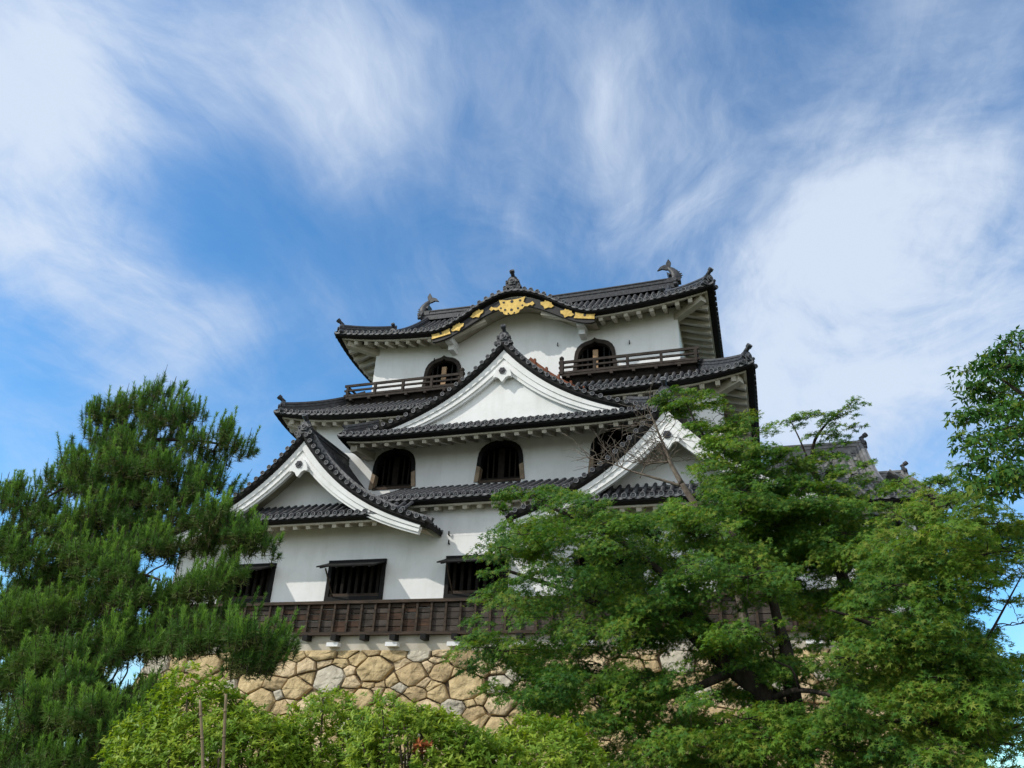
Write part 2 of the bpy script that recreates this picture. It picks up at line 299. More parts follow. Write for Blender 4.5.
def roof_side(tb, ub, rb, O, e, inn, L, D, zf, tmax=None, tmin=None, Wd=1.2, soffit=True, mitre=(True,True), s_rng=None, rafter_rng=None, caps=True, dark_d=.28, raf=.52):
    """tb: tile builder, ub: painted eave shade+plaster soffit builder, rb: rafter builder (may be None).
    eave centre O, eave direction e, inward direction inn; zf(s,t) height over O"""
    tmax=tmax or (lambda s:1.0); tmin=tmin or (lambda s:0.0)
    def P(s,t): return O+e*s+inn*(D*t)+Z3*zf(s,t)
    s0,s1 = s_rng if s_rng else (-L,L)
    n=max(1,int(round((s1-s0)/TS))); ds=(s1-s0)/n
    def nrm(s,t):
        a=P(s,t+.01)-P(s,t); v=e.cross(a); v=v if v.z>0 else -v; return v.normalized()
    for i in range(n+1):
        s=s0+ds*i; a,b=tmin(s),tmax(s)
        if i<n:                                            # pan tiles between two rows: a stepped, dished sheet
            sm=s+ds*.5; bb=max(tmax(s),tmax(s+ds)); aa=max(tmin(s),tmin(s+ds))
            if bb>aa+.02:
                k=max(1,int((bb-aa)*D/.30)); rows=[]
                for j in range(k):
                    for t,h in ((aa+(bb-aa)*j/k,.035),(aa+(bb-aa)*(j+1)/k,0)):
                        nn=nrm(sm,t); rows.append([P(s,t)+nn*h, P(sm,t)+nn*(h-.03), P(s+ds,t)+nn*h])
                tb.grid(rows, 0)
                if caps and aa<=0:                         # hanging lip of the eave pan tile
                    q=[]
                    for f in (0,.25,.5,.75,1):
                        pp=P(s+ds*f,0)-inn*.035; dip=.035*math.sin(math.pi*f); q.append((pp+Z3*(.03-dip), pp+Z3*(-.055-dip)))
                    tb.grid([[x[0] for x in q],[x[1] for x in q]], 1)
        if b>a+.03:
            k=max(2,int((b-a)*D/.36)); ts=[a+(b-a)*j/k for j in range(k+1)]
            tile_row(tb, lambda t:P(s,t)+nrm(s,t)*.03, ts, nrm(s,.3), e)
            if caps and a<=0: cap_disc(tb, P(s,0)+nrm(s,0)*.045-inn*.01, -inn, Z3)
    if ub is None: return
    ns=max(8,int((s1-s0)/.35))
    def sweep(prof, m):
        rows=[]
        for (d,z) in prof:
            row=[]
            for j in range(ns+1):
                s=s0+(s1-s0)*j/ns; f=s
                if mitre[0] and s<0: f=s*(L-d)/L
                if mitre[1] and s>0: f=s*(L-d)/L
                row.append(O+e*f+inn*d+Z3*(zf(s,0)+z))
            rows.append(row)
        ub.grid(rows, m)
    sweep([(.01,.0),(.01,-.13),(.05,-.16),(dark_d,-.20)], 0)  # near-black strip: shade under the projecting tiles put into the colour
    sl=.32
    sweep([(dark_d,-.18),(dark_d,-.265),(dark_d+.10,-.265)], 1)
    if soffit:
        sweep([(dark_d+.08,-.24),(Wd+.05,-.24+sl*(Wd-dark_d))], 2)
        if rb is not None:
            r0,r1=rafter_rng if rafter_rng else (s0+.5,s1-.5)
            k=int((r1-r0)/raf)
            for j in range(k+1):
                s=r0+(r1-r0)*j/max(1,k); z=zf(s,0)
                p0=O+e*s+inn*(dark_d+.06)+Z3*(z-.30); p1=O+e*s+inn*(Wd+.02)+Z3*(z-.30+sl*(Wd-dark_d-.06))
                rb.add(p0,p1,inn.y>.9)
def lift_fn(L, F, p=4.5): return lambda s: F*(min(1.05,abs(s)/L))**p
def ridge_bar(mb, pts, w=.30, h=.36, m=0, round_r=.085):
    pts=[Vector(p) for p in pts]; rows=[]
    prof=[(-w*.55,-.12),(-w*.55,h*.18),(-w*.44,h*.20),(-w*.44,h*.42),(-w*.52,h*.44),(-w*.52,h*.54),(-w*.40,h*.56),(-w*.40,h*.80),(-w*.48,h*.83),(-w*.48,h*.92),
          (-round_r,h*.94),(-round_r*.7,h+.07),(0,h+.10)]
    prof=prof+[(-x,z) for x,z in prof[-2::-1]]
    for i,p in enumerate(pts):
        t=(pts[min(i+1,len(pts)-1)]-pts[max(i-1,0)]); sd=Vector((t.y,-t.x,0)).normalized()
        rows.append([p+sd*x+Z3*z for x,z in prof])
    mb.grid(rows, m)
    for r in (rows[0],rows[-1]):
        c=sum(r,Vector())/len(r); b=len(mb.v); mb.v.extend([tuple(q) for q in r]+[tuple(c)])
        for k in range(len(r)-1): mb.f.append((b+k,b+k+1,b+len(r))); mb.m.append(m); mb.sm.append(False)
def oni(name, parent, c, f, size=.5, knob=True, mats=('ridge','tile_rim')):
    """ridge-end tile: shouldered shield with side curls, boss and a jutting round knob; f = facing"""
    mb=MB(); c=Vector(c); f=Vector((f[0],f[1],0)).normalized(); sd=f.cross(Z3); s=size
    half=[(0,-.15),(.36,-.22),(.60,-.38),(.74,-.26),(.66,-.06),(.50,.02),(.56,.16),(.50,.34),(.40,.44),(.34,.62),(.20,.76),(0,.82)]
    out=half+[(-x,z) for x,z in half[-2:0:-1]]
    mb.prism([c+sd*(x*s)+Z3*(z*s) for x,z in out], -f*(.22*s), 0)
    half2=[(0,.02),(.26,.02),(.34,.30),(.16,.58),(0,.62)]
    o2=half2+[(-x,z) for x,z in half2[-2:0:-1]]
    mb.prism([c+f*(.08*s)+sd*(x*s)+Z3*(z*s) for x,z in o2], -f*(.09*s), 1, 0)
    cap_disc(mb, c+f*(.14*s)+Z3*(.28*s), f, Z3, .17*s, 0, 1)
    for q in (-1,1):
        cap_disc(mb, c+f*(.05*s)+sd*(q*.56*s)-Z3*(.20*s), f, Z3, .15*s, 0, 1)
        cap_disc(mb, c+f*(.05*s)+sd*(q*.42*s)+Z3*(.30*s), f, Z3, .11*s, 0, 1)
    if knob:
        d=(f*.8+Z3*.55).normalized(); p0=c-f*(.25*s)+Z3*(.74*s)
        mb.tube([p0,p0+d*(.62*s)], .15*s, 10, 0); cap_disc(mb, p0+d*(.62*s), d, Z3, .20*s, 0, 1)
    return mb.build(name, mats, parent)

def ring_roof(root, name, c, ex, ey, ix, iy, Ze, rise, F, wall, sides='FLR', gap=None, tilt=.75, bump=None, back=True, Wd=None, s_front=None, p=4.5, rafters=True, hips=True, corner=True, hip_z=0.0, orn=.5):
    """hipped skirt: eave rectangle ex x ey round centre c, climbing to ix x iy. wall = half sizes of the wall below"""
    cx,cy=c
    tb,ub,rb=MB(),MB(),Rafters()
    def mk(L,Dn): 
        lf=lift_fn(L,F,p)
        return lambda s,t: rise*(tilt*t+(1-tilt)*t*t)+lf(s)*max(0,1-t)**1.4
    Dy=ey-iy; Dx=ex-ix
    specs={'F':(Vector((cx,cy-ey,Ze)),Vector((1,0,0)),Vector((0,1,0)),ex,Dy,Dx,ey-wall[1]),
           'R':(Vector((cx+ex,cy,Ze)),Vector((0,1,0)),Vector((-1,0,0)),ey,Dx,Dy,ex-wall[0]),
           'L':(Vector((cx-ex,cy,Ze)),Vector((0,-1,0)),Vector((1,0,0)),ey,Dx,Dy,ex-wall[0]),
           'B':(Vector((cx,cy+ey,Ze)),Vector((-1,0,0)),Vector((0,-1,0)),ex,Dy,Dx,ey-wall[1])}
    for k in sides:
        O,e,inn,L,D,hd,wd=specs[k]
        zf0=mk(L,D)
        if k=='F' and bump:
            zf=lambda s,t: zf0(s,t)+bump(s)*max(0,1-t/.62)**.8
        else: zf=zf0
        tm=lambda s: min(1.0,max(0.0,(L-abs(s))/hd))
        if k=='F' and gap:
            def tmin(s,g=gap):
                for a,b,t0 in g:
                    if a<O.x+s<b: return t0
                return 0.0
            segs=[]; x=-L
            for a,b,_ in sorted(gap):
                segs.append((x,a-O.x)); x=b-O.x
            segs.append((x,L))
            roof_side(tb,None,None,O,e,inn,L,D,zf,tm,tmin,caps=True)
            for a,b in segs:
                if b-a>.3: roof_side(MB(),ub,rb,O,e,inn,L,D,zf,tm,None,wd,True,(a==-L,b==L),(a,b),(a+(.75 if a==-L else .2),b-(.75 if b==L else .2)),caps=False)
        else:
            roof_side(tb,ub,rb,O,e,inn,L,D,zf,tm,None,wd,rafter_rng=(-L+.95,L-.95))
    ro=tb.build(name,('tile','tile_rim'),root)
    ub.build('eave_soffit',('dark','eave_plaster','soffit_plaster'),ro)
    rb.build(ro)
    zF=mk(ex,Dy)
    for sx in (-1,1):
        for sy in ((-1,1) if 'B' in sides else (-1,)):
            if hips:
                pts=[]
                for j in range(9):
                    t=j/8*.97; pts.append(Vector((cx+sx*(ex-.22-(Dx-.22)*t), cy+sy*(ey-.22-(Dy-.22)*t), Ze+zF(ex,t)*1.0+.06)))
                hb=MB(); ridge_bar(hb,pts,.30,.34); hb.build('hip_ridge','ridge',ro)
                d=pts[0]-pts[1]; d.z=0; oni('ridge_end_tile',ro,pts[0]+d.normalized()*.08+Z3*.03,d,orn)
            if corner:
                cb=MB(); zc=Ze+F
                p0=Vector((cx+sx*(ex-.50),cy+sy*(ey-.50),zc-.42)); p1=Vector((cx+sx*(wall[0]-.1),cy+sy*(wall[1]-.1),Ze-.15))
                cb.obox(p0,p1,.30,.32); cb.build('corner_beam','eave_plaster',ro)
    return ro,zF

# ------------------------------------------------------------------ gables
def gprof(s): return .48*s+.52*(1-(1-s)**2.8)
def gable(root, xc, yf, yb, ztop, W, H, tri_y, tri_z, skirt=None, label=None, sboard=False, barge=.42):
    """curved gable facing the camera; returns its wall part"""
    def gp(q,s): return Vector((xc+q*W*s, 0, ztop-H*gprof(s)))
    def gn(q,s):
        a=gp(q,min(1,s+.01))-gp(q,s if s<1 else .99); n=Vector((-a.z,0,a.x)); n=n if n.z>0 else -n; return n.normalized()
    SS=[i/24 for i in range(25)]
    # gable wall of plaster, between the inner slopes
    wb=MB(); prof=[]
    for q,ss in ((-1,SS[::-1]),(1,SS[1:])):
        for s in ss:
            p=gp(q,s)-gn(q,s)*.20
            if p.z>tri_z: prof.append(Vector((p.x,tri_y,p.z)))
    prof=[Vector((prof[0].x-.25,tri_y,tri_z))]+prof+[Vector((prof[-1].x+.25,tri_y,tri_z))]
    wb.prism(prof, Vector((0,.2,0)), 0)
    wall=wb.build('gable_wall','plaster',root)
    if label: wall['label']=label
    # tiled slopes
    tb=MB()
    for q in (-1,1):
        L=[0]; 
        for a,b in zip(SS[:-1],SS[1:]): L.append(L[-1]+(gp(q,b)-gp(q,a)).length)
        tot=L[-1]
        def s_at(l): return float(np.interp(l,L,SS))
        n=int((yb-yf-.25)/TS)
        ks=int(tot/.36); ts=[1-j/ks for j in range(ks+1)]
        for i in range(n+1):
            y=yf+.30+i*TS
            P=lambda t,y=y: Vector((0,y,0))+gp(q,t)+gn(q,t)*.05
            rows=[]
            for t0,t1 in zip(ts[:-1],ts[1:]):
                for t,rr in ((t0,.078),(t1,.066)):
                    c=P(t); nn=gn(q,t); rows.append([c+Vector((0,rr*math.cos(a),0))+nn*(rr*math.sin(a)) for a in (math.pi,math.pi*.75,math.pi*.5,math.pi*.25,0)])
            tb.grid(rows,0,True)
        rows=[]
        for t0,t1 in zip(ts[:-1],ts[1:]):
            for t,h in ((t0,.03),(t1,0)):
                c=gp(q,t)+gn(q,t)*(.01+h); rows.append([c+Vector((0,yf+.05,0)),c+Vector((0,yb,0))])
        tb.grid(rows,0)
        # verge: short round tiles laid over the bargeboard, their discs facing out
        k=int(tot/.335)
        for j in range(k+1):
            s=s_at(.15+(tot-.2)*j/k); c=gp(q,s)+gn(q,s)*.085
            a=Vector((c.x,yf-.06,c.z)); tb.tube([a,Vector((c.x,yf+.42,c.z))],.074,8,0); cap_disc(tb,a,Vector((0,-1,0)),gn(q,s),.092)
        k=int(tot/.36)
        rows=[[Vector((0,yf+.36,0))+gp(q,t)+gn(q,t)*(.11) for t in SS],[Vector((0,yf+.36,0))+gp(q,t)+gn(q,t)*.26 for t in SS],[Vector((0,yf+.52,0))+gp(q,t)+gn(q,t)*.26 for t in SS],[Vector((0,yf+.52,0))+gp(q,t)+gn(q,t)*.05 for t in SS]]
        tb.grid(rows,1)                                    # low descending ridge beside the verge
    roof=tb.build('gable_roof',('tile','tile_rim'),root)
    # dark edge under the verge
    db=MB()
    for q in (-1,1):
        rows=[]
        for (y,d) in ((yf+.1,.085),(yf-.045,.08),(yf-.04,.03),(yf-.02,-.07),(yf+.05,-.13),(yf+.18,-.20)): rows.append([Vector((0,y,0))+gp(q,s)+gn(q,s)*d for s in SS])
        db.grid(rows,0)
        db.grid([[Vector((0,yf+.22,0))+gp(q,1)+gn(q,1)*d, Vector((0,yb,0))+gp(q,1)+gn(q,1)*d] for d in (.05,-.12)],0)
    db.build('verge_underside','dark',roof)
    # stepped white bargeboards
    for q in (-1,1):
        bb=MB(); b=barge; S2=[i/24*.965 for i in range(25)]
        prof=[(yf+.10,-.12),(yf+.10,-.12-.42*b),(yf+.16,-.12-.42*b),(yf+.16,-.12-.50*b),(yf+.14,-.12-.50*b),(yf+.14,-.12-.80*b),(yf+.20,-.12-.80*b),(yf+.20,-.12-b),(yf+.34,-.12-b),(yf+.34,-.12)]
        rows=[]
        for y,d in prof:                                   # each edge starts where it meets the centre line
            off=lambda s,d=d: gp(q,s)+gn(q,s)*(d if d>-.13 else d*(1.30-.45*s))
            lo,hi=0.0,.5
            for _ in range(24):
                mid=(lo+hi)/2
                if q*(off(mid).x-xc)<0: lo=mid
                else: hi=mid
            rr_=[Vector((0,y,0))+off(hi+(.965-hi)*i/24) for i in range(25)]; rr_[0].x=xc; rows.append(rr_)
        bb.grid(rows,0)
        endp=[Vector((r[-1].x,r[-1].y,r[-1].z)) for r in rows]; v0=len(bb.v); bb.v.extend([tuple(x) for x in endp])
        bb.f.append(tuple(range(v0,v0+len(endp)))); bb.m.append(0); bb.sm.append(False)
        bb.build('bargeboard','plaster',root)
    # plaster underside between bargeboard and gable wall, and behind the roof foot
    sb=MB()
    for q in (-1,1):
        rows=[[Vector((0,y,0))+gp(q,s)+gn(q,s)*(-.24) for s in SS] for y in (yf+.30,tri_y+.05)]
        sb.grid(rows,0)
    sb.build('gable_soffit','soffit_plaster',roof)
    # pendant with its dark flower
    pz=ztop-1.24; pb=MB(); yy=yf+.04; w=.43
    half=[(0,.34),(.20,.24),(w*.85,.02),(w,-.20),(w*.98,-.30),(.30,-.27),(.16,-.34),(.06,-.50),(0,-.56)]
    out=half+[(-x,z) for x,z in half[-2:0:-1]]
    pb.prism([Vector((xc+x*.86,yy,pz+z*.84)) for x,z in out],Vector((0,.16,0)),0)
    pen=pb.build('gable_pendant','plaster',root)
    fb=MB(); c=Vector((xc,yy-.01,pz+.02))
    for k in range(6):
        a=math.pi/3*k; cc=c+Vector((math.cos(a)*.085,0,math.sin(a)*.085))
        fb.prism([cc+Vector((math.cos(b)*.062,0,math.sin(b)*.062)) for b in [2*math.pi*i/8 for i in range(8)]],Vector((0,-.03-.002*k,0)),0)
    fb.prism([c+Vector((math.cos(b)*.06,0,math.sin(b)*.06)) for b in [2*math.pi*i/10 for i in range(10)]],Vector((0,-.06,0)),0)
    fb.build('flower_boss','flower',pen)
    # ridge and ridge end
    rb=MB(); ridge_bar(rb,[Vector((xc,yf+.05,ztop+.02)),Vector((xc,(yf+yb)/2,ztop+.02)),Vector((xc,yb,ztop+.02))],.32,.34); rb.build('ridge','ridge',roof)
    oni('ridge_end_tile',roof,(xc,yf-.02,ztop+.14),(0,-1),.54)
    if skirt:
        ye,ze,hw,D,rise,wy=skirt
        tb,ub,rb=MB(),MB(),Rafters()
        roof_side(tb,ub,rb,Vector((xc,ye,ze)),Vector((1,0,0)),Vector((0,1,0)),hw,D,lambda s,t:rise*t,Wd=wy-ye,mitre=(False,False),rafter_rng=(-hw+.15,hw-.15),dark_d=.24)
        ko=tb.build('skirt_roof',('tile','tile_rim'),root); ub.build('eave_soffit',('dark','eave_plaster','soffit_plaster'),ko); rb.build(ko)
    return roof

# ------------------------------------------------------------------ walls and windows
def wall_front(mb, x0,x1,z0,z1,y, holes, depth=.30, m=0):
    outer=[Vector((x0,y,z0)),Vector((x1,y,z0)),Vector((x1,y,z1)),Vector((x0,y,z1))]
    loops=[outer]+[[Vector((x,y,z)) for x,z in h][::-1] for h in holes]
    flat=[p for l in loops for p in l]; mb.add(flat, tessellate_polygon(loops), m)
    for h in holes:
        n=len(h); vs=[(x,y,z) for x,z in h]+[(x,y+depth,z) for x,z in h]
        mb.add(vs,[(i,(i+1)%n,n+(i+1)%n,n+i) for i in range(n)],m)
def storey(root, x0,x1,y0,y1,z0,z1,holes, top_extra=None):
    mb=MB(); wall_front(mb,x0,x1,z0,z1,y0,holes)
    mb.add([(x0,y0,z0),(x0,y1,z0),(x0,y1,z1),(x0,y0,z1)],[(0,1,2,3)]); mb.add([(x1,y0,z0),(x1,y1,z0),(x1,y1,z1),(x1,y0,z1)],[(0,1,2,3)])
    mb.add([(x0,y1,z0),(x1,y1,z0),(x1,y1,z1),(x0,y1,z1)],[(0,1,2,3)]); mb.add([(x0,y0,z1),(x1,y0,z1),(x1,y1,z1),(x0,y1,z1)],[(0,1,2,3)])
    if top_extra: mb.prism([Vector((x,y0+.002,z)) for x,z in top_extra],Vector((0,.2,0)),0)
    w=mb.build('storey_wall','plaster',root)
    return w
def kato_outline(xc, zb, wb, h, n=8):
    """cusped bell-shaped window: flared foot, round shoulders, a small point on top"""
    half=[(wb,0),(wb*.965,h*.18),(wb*.925,h*.38),(wb*.90,h*.56),(wb*.86,h*.68),(wb*.76,h*.79),(wb*.60,h*.87),(wb*.42,h*.915),(wb*.26,h*.935),(wb*.13,h*.955),(wb*.05,h*.98),(0,h*1.01)]
    r=[(xc+x,zb+z) for x,z in half]; l=[(xc-x,zb+z) for x,z in half[-2::-1]]
    return r+l
def room(mb, x0,x1,y,z0,z1,d):
    """dark room behind an opening, open to the front"""
    mb.add([(x0,y,z0),(x1,y,z0),(x1,y,z1),(x0,y,z1),(x0,y+d,z0),(x1,y+d,z0),(x1,y+d,z1),(x0,y+d,z1)],[(4,5,6,7),(0,4,7,3),(1,2,6,5),(0,1,5,4),(3,7,6,2)])

def arched_window(root, xc, zb, wb, h, y, style):
    ol=kato_outline(xc,zb,wb,h)
    rm=MB(); room(rm,xc-wb-.1,xc+wb+.1,y+.29,zb-.1,zb+h+.15,1.2)
    win=rm.build('arched_window','void',root)
    fb=MB(); inner=[(xc+(x-xc)*.83, zb+(z-zb)*(.90 if z>zb+.01 else 1)) for x,z in ol]
    n=len(ol); fr=-.05
    vs=[(x,y+fr,z) for x,z in ol]+[(x,y+fr,z) for x,z in inner]+[(x,y+.26,z) for x,z in inner]+[(x,y+.02,z) for x,z in ol]
    for i in range(n-1):
        z_mid=(ol[i][1]+ol[i+1][1])/2
        low = style=='second' and z_mid<zb+h*.42  # lower frame paler: light on the jamb sides painted in
        fb.add([vs[i],vs[i+1],vs[n+i+1],vs[n+i]],[(0,1,2,3)],1 if low else 0)
        fb.add([vs[n+i],vs[n+i+1],vs[2*n+i+1],vs[2*n+i]],[(0,1,2,3)],1 if low else 0)
        fb.add([vs[i],vs[3*n+i],vs[3*n+i+1],vs[i+1]],[(0,1,2,3)],0)
    fb.build('frame',('dark' if style=='second' else 'rail','jamb'),win)
    lb=MB(); dark='dark'
    if style=='second':
        lb.box(xc-.13,xc+.13,y+.16,y+.24,zb,zb+h*.80); lb.box(xc-wb*.82,xc+wb*.82,y+.17,y+.25,zb+.10,zb+.20)
        for q in (-.55,-.32,.32,.55): lb.box(xc+q*wb-.03,xc+q*wb+.03,y+.2,y+.26,zb+.2,zb+h*.78)
        lb.build('lattice','dark_wood',win)
        sb=MB(); sb.box(xc-wb*.85,xc+wb*.85,y-.03,y+.10,zb-.06,zb+.055); sb.build('sill','wood',win)
    else:
        lb.box(xc-.11,xc+.11,y+.10,y+.18,zb,zb+h*.72); lb.build('door_edge','paleboard',win)
        kb=MB()
        for q in (-.6,-.36,.36,.6): kb.box(xc+q*wb-.03,xc+q*wb+.03,y+.2,y+.26,zb,zb+h*.8)
        kb.build('lattice','dark',win)
    return ol,win
def propped_window(root, xc, y, z0, z1, hw, tilt=.36, lab=None):
    rm=MB(); room(rm,xc-hw+.02,xc+hw-.02,y+.25,z0+.02,z1-.02,1.0); win=rm.build('propped_window','void',root)
    if lab: win['label']=lab
    fb=MB(); yo=y-.07
    fb.box(xc-hw-.03,xc+hw+.03,yo,y+.1,z1-.16,z1+.02); fb.box(xc-hw-.02,xc+hw+.02,yo,y+.1,z0-.05,z0+.12)
    fb.box(xc-hw-.02,xc-hw+.13,yo+.003,y+.1,z0+.12,z1-.16); fb.box(xc+hw-.13,xc+hw+.02,yo+.003,y+.1,z0+.12,z1-.16)
    fb.build('frame','dark',win)
    lb=MB(); n=7
    for k in range(n):
        x=xc-hw+.28+(2*hw-.56)*k/(n-1); lb.box(x-.055,x+.055,y+.06,y+.17,z0+.12,z1-.16)
    lb.box(xc-hw+.13,xc+hw-.13,y+.02,y+.06,z0+.14,z0+.24,1)
    lb.build('lattice',('dark_wood','wood'),win)
    sh=MB(); zt=z1-.10; ln=.90; p0=Vector((xc,yo-.01,zt)); dr=Vector((0,-math.cos(tilt),-math.sin(tilt)))
    a=p0; b=p0+dr*ln
    sh.obox(a,b,2*hw+.02,.045,0)
    for q in (-.85,-.3,.3,.85): sh.obox(a+Vector((q*hw,0,-.04)),b+Vector((q*hw,0,-.04)),.07,.05,0)
    sh.build('shutter','dark',win)
    pb=MB(); pb.obox(Vector((xc-hw*.72,y-.08,z0+.12)),Vector((xc-hw*.72,b.y+.10,b.z-.04)),.04,.04)
    pb.build('prop_stick','wood',win)
    return win

# ------------------------------------------------------------------ ground
g=MB(); n=60; S=900.0
rows=[]
def gz(x,y):
    return -1.62+.10*math.sin(x*.31+1)*math.cos(y*.27)-max(0,math.hypot(x+9,y-30)-34)*.035
xs=[-9+math.copysign(abs(t)**2.2,t)*S for t in np.linspace(-1,1,n)]
ys=[25+math.copysign(abs(t)**2.2,t)*S for t in np.linspace(-1,1,n)]
g.grid([[Vector((x,y,gz(x,y))) for x in xs] for y in ys],0,True)
gr=g.build('ground','ground'); gr['kind']='structure'; gr['label']='pale gravelly ground of the castle hill'

# ------------------------------------------------------------------ stone base
XC=-9.15; YC=32.5
WX0,WX1=-21.8,3.5
ZB=3.72                          # top of the stones
def stone_wall():
    root=thing('stone_wall','rough tan stone base of irregular fitted boulders under the castle keep','stone wall',(XC,25,-1.6))
    batter=lambda z: 24.93-.24*(ZB-z)
    mb=MB()
    x0,x1,z0,z1=WX0-.25,WX1+.25,-1.7,ZB
    seeds=[]; rr=random.Random(5); SXK,SZK=.76,1.12
    tries=0
    while tries<6000:
        tries+=1
        r=rr.choice([.50,.45,.40,.36]) if tries<1400 else rr.choice([.33,.28,.24]) if tries<3800 else rr.choice([.19,.15])
        x,z=rr.uniform(x0-.3,x1+.3),rr.uniform(z0-.3,z1+.1)
        if all(((x-a)*SXK)**2+((z-b)*SZK)**2>((r+q)*(.88 if r>.2 else .74))**2 for a,b,q in seeds): seeds.append((x,z,r))
    def clip(poly,nx,nz,c):
        out=[]
        for (ax,az),(bx,bz) in zip(poly,poly[1:]+poly[:1]):
            da=nx*ax+nz*az-c; db=nx*bx+nz*bz-c
            if da<=0: out.append((ax,az))
            if da*db<0: t=da/(da-db); out.append((ax+(bx-ax)*t,az+(bz-az)*t))
        return out
    # backing of earth and small packing in the joints
    mb.grid([[Vector((x,batter(z)+.10+0*x,z)) for x in (x0,x1)] for z in (z0,z1)],4)
    mb.grid([[Vector((x,y,z1-.04)) for x in (x0,x1)] for y in (batter(z1)+.16,25.4)],4)
    for xe in (x0,x1):
        ext=(xe-XC)/abs(xe-XC)
        mb.add([(xe,batter(z1)+.16,z1),(xe,40.5,z1),(xe+ext*1.2,40.5,z0),(xe+ext*1.2,batter(z0)+.16,z0)],[(0,1,2,3)],0)
    seeds=[(x*SXK,z*SZK,r) for x,z,r in seeds]
    for i,(sx,sz,r) in enumerate(seeds):
        p=[(sx-1.3,sz-1.1),(sx+1.3,sz-1.1),(sx+1.3,sz+1.1),(sx-1.3,sz+1.1)]
        for j,(tx,tz,q) in enumerate(seeds):
            if j==i: continue
            dx,dz=tx-sx,tz-sz
            if abs(dx)>2.6 or abs(dz)>2.2: continue
            d2=dx*dx+dz*dz; f=.5+(r*r-q*q)/(2*d2); f=min(.92,max(.08,f))
            mx,mz=sx+dx*f,sz+dz*f; c=dx*mx+dz*mz; p=clip(p,dx,dz,c)
            if len(p)<3: break
        p=[(u/SXK,w/SZK) for u,w in p]
        for nx,nz,c in ((-1,0,-x0),(1,0,x1),(0,1,z1-.0),(0,-1,-z0)):
            if len(p)>=3: p=clip(p,nx,nz,c)
        if len(p)<3: continue
        while len(p)>4:                                    # knock the short edges off: blocks of four to six sides, uneven joints
            L=[math.hypot(u[0]-v[0],u[1]-v[1]) for u,v in zip(p,p[1:]+p[:1])]; k=min(range(len(p)),key=lambda i_:L[i_])
            if L[k]>(.62 if len(p)>5 else .38)*r: break
            n_=(k+1)%len(p); q_=((p[k][0]*.5+p[n_][0]*.5),(p[k][1]*.5+p[n_][1]*.5)); p=[q_ if i_==k else v for i_,v in enumerate(p) if i_!=n_]
        cx=sum(a for a,_ in p)/len(p); cz=sum(b for _,b in p)/len(p)
        # round and roughen the outline
        q=[]
        for (ax,az),(bx,bz) in zip(p,p[1:]+p[:1]):
            for t in (.04,.34,.66,.96): q.append((ax+(bx-ax)*t,az+(bz-az)*t))
        size=math.sqrt(max(.01,sum(a*d-c_*b for (a,b),(c_,d) in zip(q,q[1:]+q[:1]))/2 if True else .01).real) if False else r
        jits={}
        def ring(k,y):
            jit=[rr.uniform(-.03,.012)*(.25 if k>.95 else .8 if k>.9 else 2.0) for _ in q]
            return [Vector((cx+(x-cx)*max(.2,(k+jj)),batter(cz+(z-cz)*k)+y,cz+(z-cz)*max(.2,(k+jj)))) for (x,z),jj in zip(q,jit)]
        gp_=.010/max(.1,r); bul=rr.uniform(.03,.15)*(.5+r); tilt=(rr.uniform(-.14,.14),rr.uniform(-.14,.14))
        R=[ring(.997-gp_,.10),ring(.992-gp_,.03),ring(.955-gp_,-bul*.72),ring(.89,-bul*.97),ring(.45,-bul)]
        for rg,k in zip(R[1:],(1,.9,.7,.4)):
            for v in rg: v.y+=tilt[0]*(v.x-cx)+tilt[1]*(v.z-cz)+rr.uniform(-.022,.022)
        m=rr.choices([0,1,2,3],[.42,.34,.10,.14])[0]; b=len(mb.v); nn=len(q)
        mb.v.extend([tuple(v) for rg in R for v in rg]); ctr=Vector((cx,batter(cz)-bul*rr.uniform(.9,1.05),cz)); mb.v.append(tuple(ctr))
        for a in range(4):
            for k in range(nn): mb.f.append((b+a*nn+k,b+a*nn+(k+1)%nn,b+(a+1)*nn+(k+1)%nn,b+(a+1)*nn+k)); mb.m.append(m); mb.sm.append(a>=2)
        for k in range(nn): mb.f.append((b+4*nn+k,b+4*nn+(k+1)%nn,b+5*nn)); mb.m.append(m); mb.sm.append(True)
    mb.build('stonework',('stoneA','stoneB','stoneC','stoneD','gapdark'),root)
    # sunlit left corner of long stones reads as a plain edge
    return root
stone_wall()

# ------------------------------------------------------------------ castle keep
keep=thing('castle_keep','white plastered three storey Japanese castle keep with dark tiled gables, standing on the stone base','castle',(XC,YC,3.7))
Y1,Y2,Y3=25.0,26.8,28.5
# first storey
def rect(x0,x1,z0,z1): return [(x0,z0),(x1,z0),(x1,z1),(x0,z1)]
W1=[-18.38,-13.81,-9.18,-4.6,0.0]
w1=storey(keep,WX0,WX1,Y1,40,3.80,7.70,[rect(x-1.12,x+1.12,5.44,6.86) for x in W1])
ub_=MB(); ub_.box(-18.0,-.3,Y1-.003,40,7.6,9.0); ub_.build('upper_wall','plaster',w1)
for x in W1: propped_window(keep,x,Y1,5.44,6.86,1.13)
